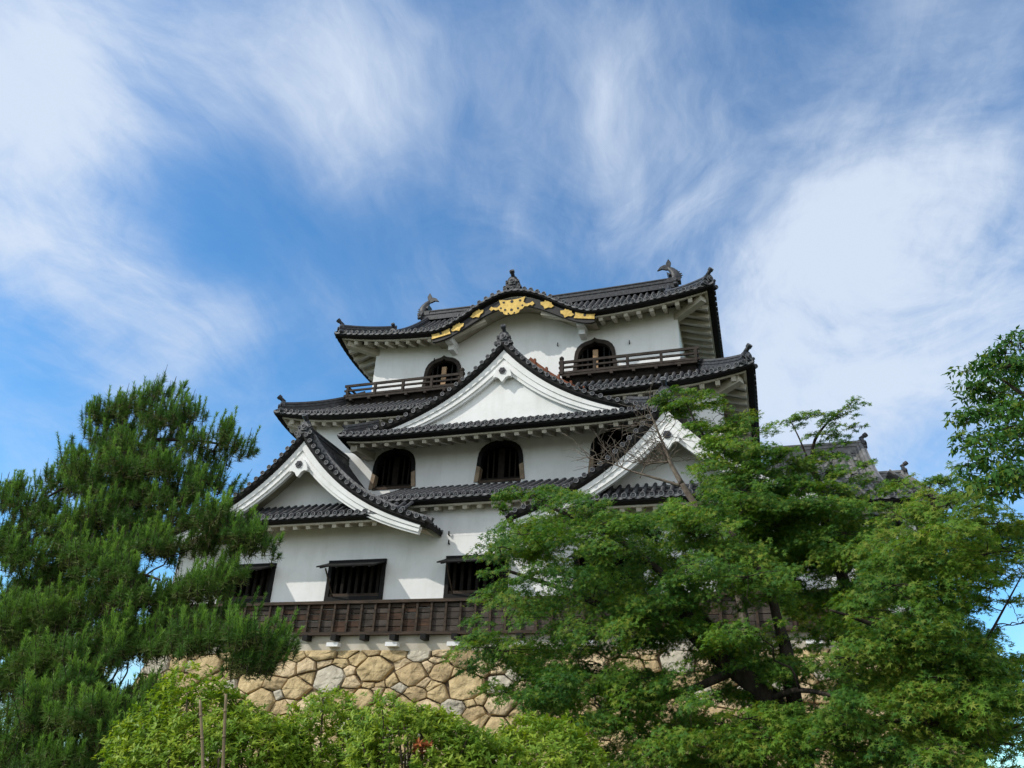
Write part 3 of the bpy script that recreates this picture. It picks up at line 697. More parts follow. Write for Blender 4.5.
# plinth of plaster, weatherboards, beam ends
pb=MB(); pb.box(WX0-.02,WX1+.02,Y1-.06,40.02,ZB-.03,4.23); pb.build('plinth','eave_plaster',keep)
wb=MB(); yb=Y1-.16
zs=[4.27,4.50,4.73,4.95,5.13,5.275]
rr=random.Random(3); x=WX0-.08; k=0
while x<WX1+.08:
    x2=min(x+.53,WX1+.08); grey=(-11.2<x<-6.5)
    for a,b in zip(zs[:-1],zs[1:]):
        o=rr.uniform(0,.02); q_=rr.random(); wb.box(x+.002,x2-.002,yb+.03+o,Y1-.005,a+(.0 if q_<.8 else .02),b-rr.uniform(.012,.035),2 if (grey or q_<.38) else 1 if q_<.60 else 0)
    x=x2
x=WX0
while x<=WX1+.05:
    wb.obox(Vector((x,yb-.012,4.30)),Vector((x,yb-.012,5.265)),.075,.085,1,up=Vector((0,1,0))); x+=.53
wb.box(WX0-.14,WX1+.14,yb-.10,Y1-.008,5.27,5.375,1); wb.box(WX0-.14,WX1+.14,yb-.09,Y1-.008,4.20,4.30,1)
board=wb.build('weatherboard',('board','wood','board_grey'),keep)
x=-20.9; k=0
while x<WX1:
    b=MB(); b.box(x-.10,x+.10,yb-.24,Y1+.02,4.015,4.195); b.build('beam_end','dark',board)
    if k%2==0:
        b=MB(); b.box(x-.28,x+.16,Y1-.30,Y1+.02,3.815,3.95); b.build('bearing_block','plaster',board)
    x+=1.12; k+=1
# main lower eave between the gables, and along both sides
def pent(root,x0,x1,ye,ze,D,rise,wy,tmin=None):
    tb,ub,rb=MB(),MB(),Rafters(); xc=(x0+x1)/2; L=(x1-x0)/2
    roof_side(tb,ub,rb,Vector((xc,ye,ze)),Vector((1,0,0)),Vector((0,1,0)),L,D,lambda s,t:rise*t,Wd=wy-ye,mitre=(False,False),rafter_rng=(-L+.3,L-.3))
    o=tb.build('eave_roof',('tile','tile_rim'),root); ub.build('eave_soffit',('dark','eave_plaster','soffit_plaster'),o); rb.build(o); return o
pent(keep,-13.2,-5.0,24.25,8.86,2.6,1.28,Y1)
for q,xe in ((-1,WX0-1.15),(1,WX1+1.15)):
    tb,ub,rb=MB(),MB(),Rafters()
    roof_side(tb,ub,rb,Vector((xe,33.3,7.85)),Vector((0,-q,0))*-1,Vector((-q,0,0)),6.7,5.2,lambda s,t:1.6*t,Wd=1.15,mitre=(False,False))
    o=tb.build('eave_roof',('tile','tile_rim'),keep); ub.build('eave_soffit',('dark','eave_plaster','soffit_plaster'),o); rb.build(o)
for xa,xb in ((WX0-1.2,WX0+1.0),(WX1-1.0,WX1+1.2)): pent(keep,xa,xb,23.9,7.85,1.6,.8,Y1)
# the two lower gables
for xc in (-16.0,-2.3):
    gable(keep,xc,23.45,28.2,11.42,5.42,3.72,24.65,8.88,skirt=(23.62,8.20,4.45,1.05,.72,Y1))
# second storey
KW2=[-13.72,-9.15,-4.6]
ols=[kato_outline(x,10.27,1.04,1.78) for x in KW2]
storey(keep,-17.8,-.55,Y2,38.2,9.0,13.80,ols)
for x in KW2: arched_window(keep,x,10.27,1.04,1.78,Y2,'second')
# outer roof of the second storey
XG=-8.74
ring_roof(keep,'eave_roof',(-9.3,YC),10.0,YC-25.8,7.2,YC-28.6,13.33,2.08,.50,(8.6,YC-Y2),sides='FLRB',gap=[(-12.0,-5.4,.26)],p=5,orn=.56)
# middle gable with its wide skirt
def bay_skirt():
    hw=6.32; ye=24.95; ze=11.86; xc=-9.12
    return ring_roof(keep,'skirt_roof',(xc,ye+4.0),hw,4.0,hw-1.15,2.85,ze,.72,.14,(hw-.55,4.0-(Y2-ye)),sides='FLR',tilt=.9,p=7,orn=.30,hips=True,corner=True)
bay_skirt()
gable(keep,XG,25.28,28.45,15.52,5.55,3.42,25.63,12.30,barge=.46)
# board beside the middle gable's right slope, its sunlit red put into the colour
rb_=MB(); pts=[Vector((XG+5.55*s+.10,26.75,15.52-3.42*gprof(s)+.62)) for s in [i/10*.46+.10 for i in range(11)]]
for a,b in zip(pts[:-1],pts[1:]): rb_.obox(a,b,.05,.20,0)
for p in pts[1::2]: rb_.box(p.x-.04,p.x+.04,26.68,26.82,p.z-.45,p.z+.22)
rb_.build('slope_board','sunlit_board',keep)
# third storey
KW3=[-12.70,-5.66]
KARA_C=-9.15; KARA_W=3.75; KARA_H=1.62
def kara(x):
    d=abs(x-KARA_C)/KARA_W
    return 0.0 if d>=1 else KARA_H*(.5+.5*math.cos(math.pi*d))**.88
ols=[kato_outline(x,15.35,1.0,1.86) for x in KW3]
EZ=17.83
ext=[(-13.2,17.95)]+[(KARA_C+KARA_W*(i/12),17.95+max(0,kara(KARA_C+KARA_W*(i/12))-.15)) for i in range(-12,13)]+[(-5.1,17.95)]
storey(keep,-16.22,-2.08,Y3,36.5,14.4,18.28,ols,top_extra=[(-13.0,17.5)]+ext[1:-1]+[(-5.3,17.5)])
for x in KW3: arched_window(keep,x,15.35,1.0,1.86,Y3,'third')
# top roof: hipped skirt and gabled upper part in one sweep
def top_roof():
    cx,cy=-9.15,YC; ex,ey=8.70,YC-27.2; gx=6.62; rise=4.02; F=.60; tilt=.66; p=3.3
    tb,ub,rb=MB(),MB(),Rafters(); lf=lift_fn(ex,F,p); lfy=lift_fn(ey,F,p)
    zb=lambda t: rise*(tilt*t+(1-tilt)*t*t)
    zF=lambda s,t: zb(t)+lf(s)*max(0,1-t*1.6)**1.4
    zFb=lambda s,t: zF(s,t)+kara(cx+s)*max(0,1-t/.50)**.75
    tm=lambda s: 1.0 if abs(s)<=gx else max(0,min(1,(ex-abs(s))/ey))
    wd=Y3-27.2
    roof_side(tb,ub,rb,Vector((cx,cy-ey,EZ)),Vector((1,0,0)),Vector((0,1,0)),ex,ey,zFb,tm,None,wd,rafter_rng=(-ex+1.0,-KARA_W+.35))
    roof_side(MB(),MB(),rb,Vector((cx,cy-ey,EZ)),Vector((1,0,0)),Vector((0,1,0)),ex,ey,zF,tm,None,wd,caps=False,rafter_rng=(KARA_W-.35,ex-1.0))
    roof_side(tb,ub,rb,Vector((cx,cy+ey,EZ)),Vector((-1,0,0)),Vector((0,-1,0)),ex,ey,zF,tm,None,wd)
    D=ex-gx
    for q in (-1,1):
        zS=lambda s,t: zb(t*D/ey)+lfy(s)*max(0,1-t*D/ey*1.6)**1.4
        tmS=lambda s: max(0,min(1,(ey-abs(s))/D))
        roof_side(tb,ub,rb,Vector((cx+q*ex,cy,EZ)),Vector((0,q,0)),Vector((-q,0,0)),ey,D,zS,tmS,None,1.6,rafter_rng=(-ey+1.0,ey-1.0))
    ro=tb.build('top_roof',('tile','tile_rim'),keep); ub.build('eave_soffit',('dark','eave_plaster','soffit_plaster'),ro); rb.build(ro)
    t_h=D/ey
    for q in (-1,1):
        # gable triangles at both ends of the ridge
        gb=MB(); prof=[Vector((cx+q*(gx-.35),cy+ey*(1-t)*sg,EZ+zb(t)-.05)) for sg,ts in ((-1,[t_h+(1-t_h)*i/10 for i in range(11)]),(1,[t_h+(1-t_h)*i/10 for i in range(9,-1,-1)])) for t in ts]
        gb.prism(prof,Vector((-q*.15,0,0))); gb.build('end_gable_wall','plaster',ro)
        bb=MB()
        for sg in (-1,1):
            ts=[t_h+(1-t_h)*i/10 for i in range(11)]
            rows=[[Vector((cx+q*xx,cy+sg*ey*(1-t),EZ+zb(t)+dz)) for t in ts] for xx,dz in ((gx+.12,-.08),(gx+.12,-.5),(gx-.1,-.5))]
            bb.grid(rows)
        bb.build('end_bargeboard','plaster',ro)
        for sg in (-1,1):
            # corner ridge, then descending ridge
            pts=[Vector((cx+q*(ex-.2-(D-.2)*j/8),cy+sg*(ey-.2-(D-.2)*j/8),EZ+zF(ex,(j/8)*t_h)+.06)) for j in range(9)]
            hb=MB(); ridge_bar(hb,pts,.30,.36); hb.build('hip_ridge','ridge',ro)
            d=pts[0]-pts[1]; oni('ridge_end_tile',ro,pts[0]+Vector((d.x,d.y,0)).normalized()*.08+Z3*.02,d,.56)
            ts=[t_h*.78+(1-t_h*.78)*j/10 for j in range(11)]
            pts=[Vector((cx+q*(gx-.15),cy+sg*ey*(1-t),EZ+zb(t)+.08)) for t in ts]
            hb=MB(); ridge_bar(hb,pts,.28,.27); hb.build('descending_ridge','ridge',ro)
            oni('ridge_end_tile',ro,pts[0]+Vector((0,sg*.1,.06)),(0,sg),.46)
            cb=MB(); cb.obox(Vector((cx+q*(ex-.48),cy+sg*(ey-.48),EZ+F-.42)),Vector((cx+q*6.9,cy+sg*3.8,EZ-.05)),.30,.32); cb.build('corner_beam','eave_plaster',ro)
    zr=EZ+rise
    hb=MB(); ridge_bar(hb,[Vector((cx+gx*1.03*s,cy,zr+.05+.10*s*s)) for s in [i/8 for i in range(-8,9)]],.42,.52); hb.build('main_ridge','ridge',ro)
    for q in (-1,1): oni('ridge_end_tile',ro,(cx+q*(gx*1.03+.05),cy,zr+.25),(q,0),.62,knob=False)
    # ridge over the curved gable
    hb=MB(); ridge_bar(hb,[Vector((cx,cy-ey+.10+ey*t,EZ+zFb(0,t)+.05)) for t in (0,.08,.16,.24,.32,.40)],.40,.30); hb.build('curved_gable_ridge','ridge',ro)
    oni('ridge_end_tile',ro,(cx,cy-ey+.06,EZ+KARA_H+.30),(0,-1),.60)
    # black curved bargeboard with gilt fittings
    kb=MB(); yk=cy-ey+.16; SS=[i/40*2-1 for i in range(41)]; KW=KARA_W*.99
    rows=[[Vector((KARA_C+KW*s,y,EZ+kara(KARA_C+KW*s)*.985+dz-(.26 if dz<-.3 else .18)*(1-abs(s))**.6)) for s in SS] for y,dz in ((yk,-.14),(yk,-.50),(yk+.12,-.50),(yk+.12,-.14))]
    kb.grid(rows); kbo=kb.build('curved_bargeboard','lacquer',ro)
    # plaster soffit inside the curve
    pb=MB(); rows=[[Vector((KARA_C+KW*s,y,EZ+kara(KARA_C+KW*s)*.97+dz-.2*(1-abs(s))**.6)) for s in SS] for y,dz in ((yk+.10,-.40),(Y3+.05,-.22))]
    pb.grid(rows); pb.build('curved_soffit','soffit_plaster',ro)
    for q in (-1,1):
        bb=MB(); x=KARA_C+q*(KARA_W-.72); bb.box(x-.16,x+.16,yk+.25,Y3+.02,EZ-.42,EZ-.14); bb.box(x-.13,x+.13,Y3-.55,Y3+.03,EZ-.66,EZ-.423); bb.build('bracket','plaster',ro)
        bb=MB(); bb.obox(Vector((KARA_C+q*1.30,yk+.30,EZ+.42)),Vector((KARA_C+q*(KARA_W-.75),yk+.30,EZ-.20)),.22,.16); bb.build('curved_strut','eave_plaster',ro)
    def gilt(outline,xc_,zc_,rot=0,holes=(),th=.035):
        mb=MB(); c,s_=math.cos(rot),math.sin(rot)
        mb.prism([Vector((xc_+x*c-z*s_,yk-.012,zc_+x*s_+z*c)) for x,z in outline],Vector((0,-th,0)),0)
        for hx,hz,hr in holes:
            mb.prism([Vector((xc_+(hx+hr*math.cos(a))*c-(hz+hr*math.sin(a))*s_,yk-.05-th*.1,zc_+(hx+hr*math.cos(a))*s_+(hz+hr*math.sin(a))*c)) for a in [2*math.pi*i/6 for i in range(6)]],Vector((0,-.004,0)),1)
        return mb.build('gilt_fitting',('gold','lacquer'),kbo)
    sym=lambda h:h+[(-x,z) for x,z in h[::-1] if x!=0]
    # centre piece
    zc=EZ+KARA_H-.74
    gilt(sym([(.86*x_,.9*z_) for x_,z_ in [(0,.30),(.35,.32),(.72,.40),(.66,.22),(.62,.10),(.78,-.04),(.98,-.02),(1.12,.06),(1.22,-.08),(1.10,-.20),(.98,-.12),(.86,-.20),(.70,-.16),(.60,-.30),(.46,-.34),(.40,-.48),(.24,-.54),(.12,-.50),(0,-.56)]]),KARA_C,zc,0,[(-.38,.18,.06),(0,.18,.08),(.38,.18,.06),(-.30,-.22,.06),(.30,-.22,.06),(0,-.26,.07),(-.14,-.42,.04),(.14,-.42,.04),(-.5,-.1,.05),(.5,-.1,.05)])
    lf_=sym([(0,.24),(.07,.14),(.16,.18),(.20,.08),(.34,.02),(.26,-.10),(.12,-.12),(0,-.24)])
    for q in (-1,1):
        for d in (1.62,2.52):
            x=KARA_C+q*d; sl=(kara(x+.05)-kara(x-.05))/.1; gilt(lf_,x,EZ+kara(x)-.38,math.atan(sl)*.8)
        x=KARA_C+q*3.30; sl=(kara(x+.05)-kara(x-.05))/.1
        gilt([(-.46,-.15),(.46,-.15),(.42,.02),(.46,.17),(-.46,.17),(-.42,.02)],x,EZ+kara(x)-.24,math.atan(sl)*.6,[(0,.02,.07)])
    # fish ornaments
    for q in (-1,1):
        fm=MB(); bx=cx+q*(gx*1.03-.14); base=zr+.52; FS=.78
        # body rises from the ridge end, arches outwards and back in to the tail
        path=[(x_*FS+.03,z_*FS,r_*FS) for x_,z_,r_ in [(.36,.0,.28),(.46,.18,.35),(.48,.42,.33),(.40,.66,.27),(.25,.88,.21),(.10,1.04,.15),(.02,1.18,.08)]]
        prows=[]; k=10
        for i,(dx,dz,r) in enumerate(path):
            a=path[max(0,i-1)]; b=path[min(len(path)-1,i+1)]; t=Vector((b[0]-a[0],0,b[1]-a[1])).normalized(); nn=Vector((t.z,0,-t.x))
            prows.append([Vector((bx+q*(dx-.25+nn.x*r*math.cos(u)),cy+r*.75*math.sin(u),base+dz+nn.z*r*math.cos(u))) for u in [2*math.pi*j/k for j in range(k+1)]])
        fm.grid(prows,0,True)
        fm.box(bx+q*.05-.34,bx+q*.05+.34,cy-.20,cy+.20,base-.12,base+.06)
        tip=lambda pts,dy=.05: fm.prism([Vector((bx+q*(x*FS+.03-.25),cy-dy,base+z*FS)) for x,z in pts],Vector((0,2*dy,0)),0)
        tip([(.02,1.0),(.20,1.24),(.24,1.46),(.08,1.76),(-.06,1.50),(-.14,1.2)])
        tip([(.02,1.26),(-.20,1.34),(-.46,1.22),(-.66,.96),(-.34,1.04),(-.10,.94),(.08,.92)],.055)
        for i in range(6):
            z=.18+i*.15; x=[.78,.84,.80,.68,.52,.36][i]; tip([(x-.09,z-.07),(x+.09,z+.06),(x-.12,z+.09)],.03)
        tip([(.22,.10),(-.10,.26),(-.04,.06),(.1,-.02)],.05); tip([(.2,.42),(-.06,.60),(.06,.34)],.22)
        fm.build('fish_ornament',('ridge',),ro)
    return ro
top_roof()
# balconies to the left and right of the middle gable
def balcony(x0,x1,end):
    y0,y1=27.42,Y3; zf_=14.98; fb=MB()
    fb.box(x0,x1,y0-.05,y1,zf_-.10,zf_); fb.box(x0+.05,x1-.05,y0+.12,y0+.30,zf_-.42,zf_-.102,1);  # near-black beam: shade of the gap under the floor put into its colour
    xx=x0+.3
    while xx<x1: fb.box(xx-.06,xx+.06,y0-.12,y1,zf_-.22,zf_-.103); xx+=.9
    fl=fb.build('balcony',('rail','dark_wood'),keep)
    rb=MB(); n=int(round((x1-x0)/1.3))
    for (z,h) in ((zf_+.57,.11),(zf_+.33,.08),(zf_+.08,.10)): rb.box(x0-.12,x1+.12,y0-.04,y0+.04,z-h/2,z+h/2)
    for k in range(n+1):
        x=x0+.04+(x1-x0-.08)*k/n; rb.box(x-.055,x+.055,y0-.058,y0+.058,zf_,zf_+.54)
    for xe in (x0,x1):
        if (xe==x0)==(end=='L'):
            for (z,h) in ((zf_+.56,.08),(zf_+.33,.06),(zf_+.10,.07)): rb.box(xe-.038,xe+.038,y0+.045,y1,z-h/2+.001,z+h/2-.001)
        else:
            rb.box(xe-.075,xe+.075,y0-.075,y0+.075,zf_,zf_+.68); rb.tube([(xe,y0,zf_+.68),(xe,y0,zf_+.72),(xe,y0,zf_+.80),(xe,y0,zf_+.87)],[.05,.10,.095,.02],10)
    rb.build('railing','rail',fl)
balcony(-16.85,-11.3,'L'); balcony(-6.86,-1.35,'R')
# small iron hooks on the walls
for x,z,y in ((-10.3,7.62,Y1),(-10.28,7.30,Y1),(-13.15,16.95,Y3),(-7.3,17.0,Y3),(-4.15,16.7,Y3)):
    hb=MB(); hb.box(x-.02,x+.02,y-.10,y+.01,z,z+.035); hb.box(x-.02,x+.02,y-.10,y-.07,z,z+.15); hb.build('wall_hook','dark',keep)

# ------------------------------------------------------------------ attached turret on the right
tur=thing('attached_turret','low white turret with sunlit grey tiled roof joined to the right of the keep','turret',(4.0,32.5,-1.6))
def turret():
    b=MB(); b.box(3.55,5.7,30.0,36.0,-1.6,9.6); b.build('turret_wall','plaster',tur)
    b=MB(); b.box(3.6,6.1,29.7,36.2,-1.65,3.5); b.build('stone_footing','stoneD',tur)
    tb,ub,rb=MB(),MB(),Rafters()
    zf=lambda s,t: 2.75*(.7*t+.3*t*t)
    roof_side(tb,ub,rb,Vector((2.95,28.8,9.75)),Vector((1,0,0)),Vector((0,1,0)),1.75,3.1,zf,Wd=1.2,mitre=(False,False))
    roof_side(tb,None,None,Vector((2.95,35.0,9.75)),Vector((-1,0,0)),Vector((0,-1,0)),1.75,3.1,zf)
    zl=lambda s,t: 1.55*(.7*t+.3*t*t)
    roof_side(tb,ub,rb,Vector((5.3,29.3,9.35)),Vector((1,0,0)),Vector((0,1,0)),.75,2.6,lambda s,t:1.7*t,Wd=.7,mitre=(False,False))
    roof_side(tb,ub,rb,Vector((6.5,32.5,9.0)),Vector((0,1,0)),Vector((-1,0,0)),3.4,1.5,lambda s,t:1.5*t,Wd=.5,mitre=(False,False))
    ro=tb.build('turret_roof',('glint_tile','tile_rim'),tur); ub.build('eave_soffit',('dark','eave_plaster','soffit_plaster'),ro); rb.build(ro)
    h=MB(); ridge_bar(h,[Vector((x,31.9,12.42)) for x in (1.2,3.0,4.75)],.4,.40); h.build('ridge','glint_tile',ro)
    h=MB(); ridge_bar(h,[Vector((4.62,31.9-3.0*(1-t),9.8+zf(0,t)+.05)) for t in [i/8 for i in range(9)]],.34,.26); h.build('descending_ridge','glint_tile',ro)
    h=MB(); ridge_bar(h,[Vector((x,31.6,11.02)) for x in (4.7,5.3,5.95)],.36,.30); h.build('ridge','glint_tile',ro)
    h=MB(); ridge_bar(h,[Vector((5.9+.95*t,31.4-1.9*t,11.0-1.9*t)) for t in [i/6 for i in range(7)]],.30,.22); h.build('hip_ridge','glint_tile',ro)
    g=MB(); g.prism([Vector((4.6,28.9,9.7)),Vector((4.6,31.9,12.3)),Vector((4.6,35,9.7))],Vector((-.15,0,0))); g.build('gable_wall','plaster',tur)
    oni('ridge_end_tile',ro,(4.78,31.9,12.6),(1,0),.5); oni('ridge_end_tile',ro,(6.0,31.5,11.2),(1,0),.42)
turret()

# ------------------------------------------------------------------ plants
def unit(a): return a/np.maximum(1e-9,np.linalg.norm(a,axis=-1,keepdims=True))
def basis(n):
    """two unit vectors across each normal n (k,3)"""
    ref=np.where(np.abs(n[:,2:3])>.9,np.array([[1.,0,0]]),np.array([[0,0,1.]]))
    a=unit(np.cross(n,ref)); return a,np.cross(n,a)
LOBES=[(-112,.62),(-55,.90),(0,1.0),(55,.90),(112,.62)]
def maple_leaves(C,Nn,size):
    """five-lobed leaves: C centres, Nn normals, size half length"""
    k=len(C); a,b=basis(Nn); th=RNG.uniform(0,2*np.pi,k)[:,None]; u=a*np.cos(th)+b*np.sin(th); v=np.cross(Nn,u); s=size[:,None]
    V=[];
    for ang,l in LOBES:
        r=math.radians(ang); d=u*math.cos(r)+v*math.sin(r); e=-u*math.sin(r)+v*math.cos(r)
        V+= [C+e*s*.17*l+d*s*.10, C+d*s*l-Nn*s*(.22*l), C-e*s*.17*l+d*s*.10]
    V=np.stack(V,1).reshape(-1,3); F=np.arange(len(V)).reshape(-1,3); return V,F,5
def oval_leaves(C,D,Nn,length,width):
    """oval leaves from base C along D; two quads folded on the midrib"""
    s=np.cross(D,Nn); L=length[:,None]; W=width[:,None]
    base=C; tip=C+D*L-Nn*L*.12; m1=C+D*L*.35+Nn*L*.03; m2=C+D*L*.70
    V=np.stack([base, C+D*L*.40+s*W+Nn*L*.06, tip, C+D*L*.40-s*W+Nn*L*.06, C+D*L*.45-Nn*L*.02],1).reshape(-1,3)
    k=len(C); o=np.arange(k)[:,None]*5
    F=np.concatenate([o+np.array([[0,1,4]]),o+np.array([[1,2,4]]),o+np.array([[2,3,4]]),o+np.array([[3,0,4]])],1).reshape(-1,3); return V,F,4
def inpoly(x,y,P):
    r=False
    for (ax,ay),(bx,by) in zip(P,P[1:]+P[:1]):
        if (ay>y)!=(by>y) and x<(bx-ax)*(y-ay)/(by-ay)+ax: r=not r
    return r
def px_m(P): return F_PX/max(.1,P.dot(FW))      # pixels a metre takes at P
def curve(pts,n=5):
    pts=[Vector(p) for p in pts]; out=[]
    for i in range(len(pts)-1):
        p0=pts[max(0,i-1)];p1=pts[i];p2=pts[i+1];p3=pts[min(len(pts)-1,i+2)]
        for j in range(n):
            t=j/n; out.append(.5*((2*p1)+(p2-p0)*t+(2*p0-5*p1+4*p2-p3)*t*t+(3*p1-p0-3*p2+p3)*t**3))
    out.append(pts[-1]); return out
def wob(p0,p1,amp,rr,n=6):
    p0=Vector(p0);p1=Vector(p1);L=(p1-p0).length; mid=[p0]
    for i in range(1,n):
        t=i/n; mid.append(p0.lerp(p1,t)+Vector((rr.uniform(-1,1),rr.uniform(-1,1),rr.uniform(-.4,1)))*amp*L*math.sin(math.pi*t))
    return curve(mid+[p1],2)

class Tree:
    def __init__(s,name,label,cat,base,group=None,bark='bark'):
        s.root=thing(name,label,cat,base,group); s.wood=MB(); s.nodes=[]; s.bark=bark
    def limb(s,path,r0,r1):
        pts=curve(path,4); n=len(pts); s.wood.tube(pts,[r0+(r1-r0)*(i/(n-1))**.8 for i in range(n)],9)
        s.nodes+= [(p,r0+(r1-r0)*(i/(n-1))) for i,p in enumerate(pts)]
    def branch_to(s,p,rr,r1=.006):
        q,r=min(s.nodes,key=lambda nr:(nr[0]-p).length+max(0,nr[0].z-p.z)*1.2)
        pts=wob(q,p,.10,rr); n=len(pts); r0=min(r*.55,.014+.02*(p-q).length)
        s.wood.tube(pts,[r0+(r1-r0)*i/(n-1) for i in range(n)],5,cap=False)
        s.nodes+= [(a,r0+(r1-r0)*i/(n-1)) for i,a in enumerate(pts)][2:]
    def finish(s,crown):
        s.wood.build('trunk',s.bark,s.root)
        if crown is not None:
            V=np.concatenate([c[0] for c in crown]); off=np.cumsum([0]+[len(c[0]) for c in crown[:-1]])
            Fc=np.concatenate([c[1]+o for c,o in zip(crown,off)]); mi=np.concatenate([c[2] for c in crown])
            V=V-np.array(s.root.location)*0
            return mesh_np('crown',V,Fc,mi,s.mats,s.root)

def sample_pads(poly,holes,Y,dY,n,dmin,rpx,seed):
    rr=random.Random(seed); xs=[p[0] for p in poly]; ys=[p[1] for p in poly]; pads=[]; t=0
    while len(pads)<n and t<20000:
        t+=1; x=rr.uniform(min(xs),max(xs)); y=rr.uniform(min(ys),max(ys))
        if not inpoly(x,y,poly) or any(inpoly(x,y,h) for h in holes): continue
        r=rr.uniform(*rpx)
        for _ in range(4):
            ok=sum(inpoly(x+r*math.cos(k*.785),y+r*.6*math.sin(k*.785),poly) for k in range(8))
            if ok>=7: break
            r*=.75
        if ok<6: continue
        if any((x-a)**2+(y-b)**2<dmin*dmin*(.5 if abs(yy)>.5 else 1) for a,b,_,yy in pads[-60:]): continue
        pads.append((x,y,r,rr.uniform(-1,1)))
    return [(at(x,y,Y+d*dY),r/px_m(at(x,y,Y+d*dY))) for x,y,r,d in pads]
def maple_crown(tree,pads,mats,weights,leaf,dens,seed,sub=7,oval=False):
    rr=random.Random(seed); tree.mats=mats; out=[]
    for c,R in sorted(pads,key=lambda p:p[0].z):
        tree.branch_to(c-Vector((0,0,.06)),rr)
        nsub=max(3,int(sub*rr.uniform(.7,1.3))); w=np.array(weights)*np.array([rr.uniform(.3,1.7) for _ in weights]); w/=w.sum()
        pn=np.array([rr.uniform(-.25,.25)-.18,rr.uniform(-.25,.25)-.42,1.0]); pn/=np.linalg.norm(pn)
        for k in range(nsub):
            a=rr.uniform(0,6.283); q=R*math.sqrt(rr.random())*.85; h=rr.uniform(-.16,.22)*R
            sc=Vector((c.x+q*math.cos(a),c.y+q*math.sin(a),c.z+h-.30*q*q/R))
            r=R*rr.uniform(.30,.48); n=max(12,int(dens*r*r))
            if rr.random()<.8: 
                pts=wob(c-Vector((0,0,.05)),sc-Vector((0,0,.02)),.08,rr,3); tree.wood.tube(pts,[.009-.006*i/(len(pts)-1) for i in range(len(pts))],4,cap=False)
            rad=r*np.sqrt(RNG.random(n))*(1+.25*RNG.standard_normal(n)*.6); ang=RNG.uniform(0,2*np.pi,n)
            sn=pn+RNG.normal(0,.16,3); sn/=np.linalg.norm(sn)
            A,B=basis(sn[None,:]); P=np.array(sc)+A*(rad*np.cos(ang))[:,None]+B*(rad*np.sin(ang))[:,None]+sn*(RNG.normal(0,.05*R,n)-.25*rad*rad/max(.05,r))[:,None]
            rd=unit(P-np.array(sc)); Nn=unit(sn+.30*rd+RNG.normal(0,.42,(n,3)))
            sz=leaf*RNG.uniform(.5,1.3,n)
            if oval:
                D=unit(rd*.7+RNG.normal(0,.5,(n,3))+np.array([0,0,-.25])); Nn=unit(Nn-D*(Nn*D).sum(1,keepdims=True)); V,Fc,m=oval_leaves(P,D,Nn,sz*2,sz*.42)
            else: V,Fc,m=maple_leaves(P,Nn,sz)
            out.append((V,Fc,np.repeat(RNG.choice(len(mats),n,p=w),m)))
    return out

# ---- spreading maple in front of the keep
def maple_a():
    Y=14.5; T=Tree('maple_tree','wide spreading green maple before the right half of the castle, trunk leaning left','tree',at(812,880,Y))
    P=lambda *l:[at(x,y,Y+d) for x,y,d in l]
    T.limb(P((812,885,0),(800,760,0),(770,700,0),(735,670,0),(700,640,0),(680,615,.2)),.24,.13)
    T.limb(P((680,615,.2),(645,614,.3),(604,606,.5),(560,588,.6),(505,570,.6)),.12,.03)
    T.limb(P((700,640,0),(668,580,-.4),(610,535,-.6),(545,505,-.7)),.10,.025)
    T.limb(P((735,670,0),(690,690,-.8),(640,702,-1.2),(575,722,-1.6)),.09,.02)
    T.limb(P((770,700,0),(740,655,.8),(712,626,1.2),(660,560,1.5),(640,520,1.6)),.09,.03)
    T.limb(P((800,740,0),(787,655,.5),(778,622,.7),(765,580,.8),(730,530,.8)),.15,.05)
    T.limb(P((770,700,0),(800,690,-1),(850,700,-1.6)),.07,.02)
    poly=[(468,592),(486,545),(490,508),(525,482),(580,478),(640,492),(690,492),(740,500),(790,560),(830,640),(850,700),(830,775),(560,790),(556,745),(505,705),(466,690),(448,652),(462,625)]
    holes=[[(702,592),(745,592),(748,632),(706,640)],[(500,606),(545,625),(560,660),(515,650)],[(640,630),(700,650),(740,690),(690,685),(640,655)],[(765,612),(796,612),(800,665),(775,665)]]
    pads=sample_pads(poly,holes,Y,1.9,155,15,(30,56),21)
    pads+=[(at(x,y,Y+d),r/px_m(at(x,y,Y+d))) for x,y,r,d in ((700,505,34,-.6),(690,520,36,-1),(720,500,34,-.4),(740,490,32,.6),(665,510,34,-.5),(715,530,36,-.9),(500,545,34,-.4),(496,594,26,0),(515,492,26,.5),(474,620,20,.3),(560,490,30,.2),(470,665,24,.5),(610,720,50,-1.5),(690,735,55,-1.9),(770,735,50,-1.7),(840,715,50,-1.8),(650,690,42,-1.3))]
    T.finish(maple_crown(T,pads,['mapleA','mapleB','mapleC'],[.40,.17,.43],.074,1150,31))
    return T
maple_a()
